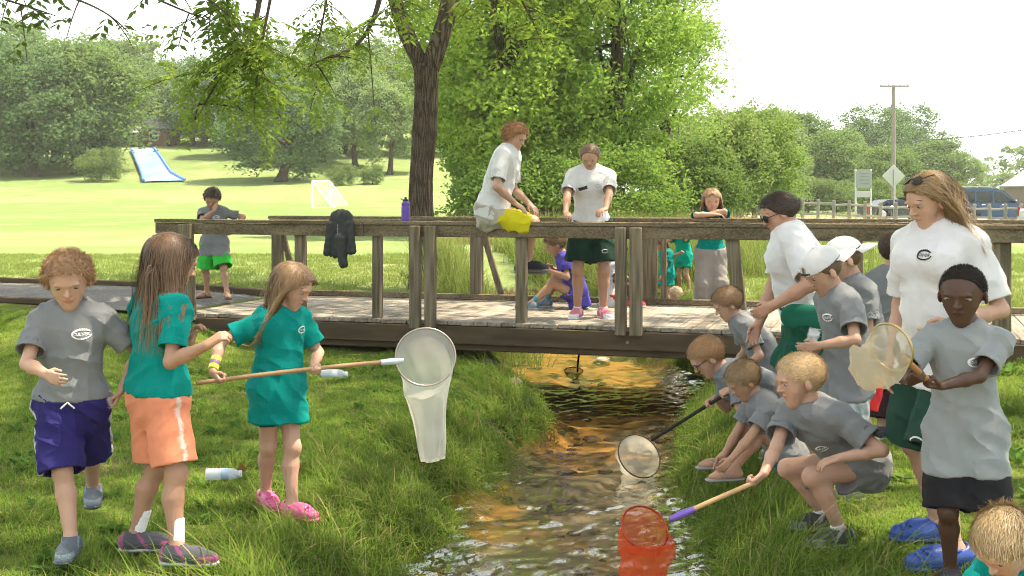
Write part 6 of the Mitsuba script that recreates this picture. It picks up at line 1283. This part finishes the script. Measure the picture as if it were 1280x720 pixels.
p = person('boy in pale cap and red shorts half hidden behind the boy in plaid shorts', H, (q[0], 7.35, zg + .475 * H), 188, lean=14, head=(186, 22, 0), h=.006, skin=(.42, .25, .17), feet=((q[0] - .02, 7.25, zg + .062, 190), (q[0] + .02, 7.5, zg + .062, 190)),
    hands=(dict(p=at(1085, 492, 7.15), hint=(.8, -.4, -.1)), dict(p=(q[0] - .24, 7.5, .62), hint=(.5, .4, -.3))), hair=dict(kind='crop', color=(.10, .06, .03), line=-.02, thick=.008, len=.004, n=300), shirt=tee(ease=.02, logo=None), shorts=dict(color=(.50, .025, .03), leg=.98, ease=.02, flare=1.6), shoes=dict(color=(.2, .2, .22)))
cap(p, (.52, .52, .52), label='pale grey baseball cap')
# boy seen from behind
H = 1.37; q = at(1116, 0, 8.1); zg = float(gz(q[0], 8.1))
p = person('dark haired boy in grey shirt and dark trousers seen from behind, facing the bridge', H, (q[0], 8.1, zg + .475 * H), 55, lean=2, head=(22, 8, 0), h=.006, skin=(.42, .25, .17), feet=((q[0] - .06, 8.15, zg + .062, 60), (q[0] + .09, 8.0, zg + .062, 45)),
    hair=dict(kind='short', color=(.055, .033, .02), len=.02, thick=.03), shirt=tee(logo=None, ease=.018), shorts=dict(name='trousers', color=(.04, .018, .022), leg=1.75, ease=.02, flare=1.2), shoes=dict(color=(.06, .06, .07)))
# blond woman
H = 1.72; q = at(1178, 0, 5.5); zg = float(gz(q[0], 5.5))
p = person('woman with long wavy blond hair, sunglasses on her head, white shirt and blue clogs', H, (q[0], 5.5, zg + .507 * H), 208, lean=3, head=(196, 19, 0), adult=True, h=.005, skin=FAIR, girth=.9,
    feet=(foot(1192, 5.3, H, 192, True), foot(1172, 5.72, H, 184, True)), hands=(dict(p=at(1192, 404, 5.18), hint=(1, .15, -.5), d=(-.85, -.1, -.45), n=(-.2, 1, .1), curl=(30, 30, 20)), None), twist=4,
    hair=dict(kind='long', color=(.22, .135, .06), tip=(.46, .32, .16), len=.36, n=4600, wave=.48, thick=.07, w=.0028, tuck=-.02, back=-.6), shirt=dict(color=(.60, .60, .60), ease=.013, sleeve=.84, hem=-.06, fold=.006, flare=1.18, logo=dict(side=1, w=.085, dx=.45, color=(.02, .03, .03), dz=.03)), extras=dict(bust=1.1, belly=.8),
    shorts=dict(color=(.016, .052, .036), leg=.97, ease=.022, flare=1.5, waist=.06), shoes=dict(kind='clog', color=(.035, .085, .36), sole=(.03, .07, .30)))
glasses(p, z=.50, x=.20, tint=(.015, .012, .01), r=.105, wide=.36, up=.72)
m = flat2d([oval_mark(.075, .045)], .01); fo = p['KN'][0] * .82 + (p['P'] + p['lf'] * .05 * H) * .18; part('emblem', p['shorts'], drape(m, fo, p['lf'], np.array([0, 0, 1.0]), p['fw'], p['shorts_mesh'], .004), 'cloth', False, (.6, .6, .6))
# boy with the cream net
H = 1.33; q = at(1206, 0, 4.95); zg = float(gz(q[0], 4.95))
G2 = GN18 + unit(GN18 - at(1131, 449, 4.56)) * .075
p = person('boy with short black hair in long pale grey shirt holding the cream net', H, (q[0], 4.95, zg + .478 * H), -106, lean=1, head=(-124, 11, 0), h=.005, skin=DARK, girth=.9, feet=(foot(1226, 4.95, H, -95), foot(1188, 4.98, H, -112)),
    hands=(grip(G2, (-.9, -.2, .1), (.05, -.2, 1), H, (1, -.2, -.6)), grip(GN18, (.1, -.75, .3), (.55, .3, .8), H, (-.9, .1, -.8))), hair=dict(kind='buzz', color=(.016, .012, .010), thick=.012, line=.06), brows=(.015, .012, .01),
    shirt=tee(color=(.235, .255, .255), hem=-.105, ease=.015, sleeve=.70, flare=1.1, cuff=1.25, logo=dict(side=1, w=.085, dx=.45, dz=-.03)), shorts=dict(color=(.015, .015, .017), leg=.98, ease=.02, flare=1.5), shoes=dict(color=(.05, .05, .06)))
# children bending and crouching on the right bank
H = 1.30
p = person('brown haired boy bending at the water beside the bridge', H, at(962, 462, 8.7), 182, lean=46, head=(186, 28, 0), h=.006, skin=FAIR, feet=((at(950, 0, 8.55)[0], 8.55, .06, 180), (at(955, 0, 8.9)[0], 8.9, .06, 180)), knees=((-1, -.2, .4), (-1, .2, .4)),
    hands=(dict(p=at(925, 465, 8.5), hint=(.5, -.3, -.5)), dict(p=at(915, 462, 8.85), hint=(.5, .3, -.5))), hair=dict(kind='short', color=(.20, .115, .05), len=.03), shirt=tee(logo=None, ease=.02), shorts=dict(color=(.1, .1, .12), leg=.9), shoes=dict(color=(.2, .2, .2)))
H = 1.42
p = person('boy with glasses in blue grey shirt leaning over the water with the black pole', H, at(985, 505, 7.85), 184, lean=72, spine=.8, head=(184, 38, 0), h=.005, skin=FAIR, feet=((at(1000, 0, 7.7)[0], 7.7, .06, 180), (at(1005, 0, 8.05)[0], 8.05, .06, 180)), knees=((-1, -.2, .3), (-1, .2, .3)),
    hands=(grip(GN20 + (GN20 - at(815, 550, 8.25)) * .1, (-.8, .1, -.5), (0, .5, -.8), H, (.6, -.5, -.5)), grip(GN20 - (GN20 - at(815, 550, 8.25)) * .12, (-.8, -.3, -.3), (0, -.4, -.8), H, (.4, .6, -.6))),
    hair=dict(kind='short', color=(.30, .17, .075), len=.025), shirt=tee(color=(.165, .185, .205), logo=None, ease=.02, hem=.03), shorts=dict(color=(.3, .3, .1), leg=.95, ease=.018, waist=.085, fn=hoops((.02, .02, .022), (.55, .52, .28), (.75, .1, .6), 190)), shoes=dict(color=(.2, .2, .2)))
glasses(p, tint=(.03, .02, .02), lens='clear_plastic')
H = 1.22
p = person('small boy with light brown hair crouching low with bare knees up at the water', H, at(985, 572, 7.05), 190, lean=34, spine=.7, head=(192, 34, 0), h=.005, skin=TAN, feet=((at(916, 0, 6.9)[0], 6.9, .075, 190), (at(903, 0, 7.2)[0], 7.2, .075, 185)), knees=((-.6, -.25, 1), (-.6, .2, 1)),
    hands=(dict(p=at(905, 586, 6.78), hint=(.4, -.6, -.2)), dict(p=at(893, 590, 7.1), hint=(.4, .6, -.2))), hair=dict(kind='short', color=(.26, .17, .085), len=.03), shirt=tee(logo=None, ease=.018), shorts=dict(color=(.03, .10, .24), leg=.75, ease=.02), shoes=dict(kind='flipflop', color=(.2, .2, .2)))
H = 1.40
p = person('blond boy in grey shirt and shorts crouching to reach out with the red net', H, at(1076, 580, 5.95), 198, lean=54, spine=.85, twist=26, head=(188, 12, 0), h=.005, skin=FAIR, feet=(foot(1050, 5.82, H, 196), foot(1030, 6.12, H, 190)), knees=((-1, -.35, .35), (-1, .1, .35)),
    hands=(dict(p=at(1050, 572, 5.62), hint=(1, -.3, -.1), d=(-.9, .1, -.3), n=(0, .3, -1)), grip(GN22, (-.75, -.15, -.6), (-.3, .5, .5), H, (.3, .2, -1))),
    hair=dict(kind='crop', color=(.42, .28, .13), tip=(.60, .44, .24), len=.02), shirt=tee(ease=.02, hem=-.03, logo=dict(side=1, w=.065, dx=.35, dz=-.05, word=True)), shorts=dict(color=(.155, .155, .15), leg=.97, ease=.02, flare=1.6), socks=dict(color=(.7, .7, .7), top=.13), shoes=dict(color=(.06, .065, .07), accent=(.3, .31, .32), sole=(.32, .33, .34)))
H = 1.18; q = at(1272, 0, 3.95)
p = person('blond child in teal shirt crouching with head down at the bottom right corner', H, (q[0] + .17, 4.02, .14), 218, lean=46, spine=.75, head=(212, 40, 0), h=.005, skin=FAIR, feet=((q[0] - .12, 3.72, .06, 215), (q[0] - .16, 4.02, .06, 215)), knees=((-.7, -.6, .5), (-.8, -.2, .6)),
    hands=(dict(p=(q[0] - .22, 3.45, .18), hint=(.3, -.6, -.1)), dict(p=(q[0] - .27, 3.85, .16), hint=(-.3, .6, .2))), hair=dict(kind='short', color=(.27, .18, .08), tip=(.46, .34, .18), len=.04, n=6000, w=.0024, mess=.7), shirt=tee(color=TEAL, logo=None, ease=.018), shorts=dict(color=(.03, .10, .2), leg=.9), shoes=dict(kind='clog', color=(.03, .10, .38)))
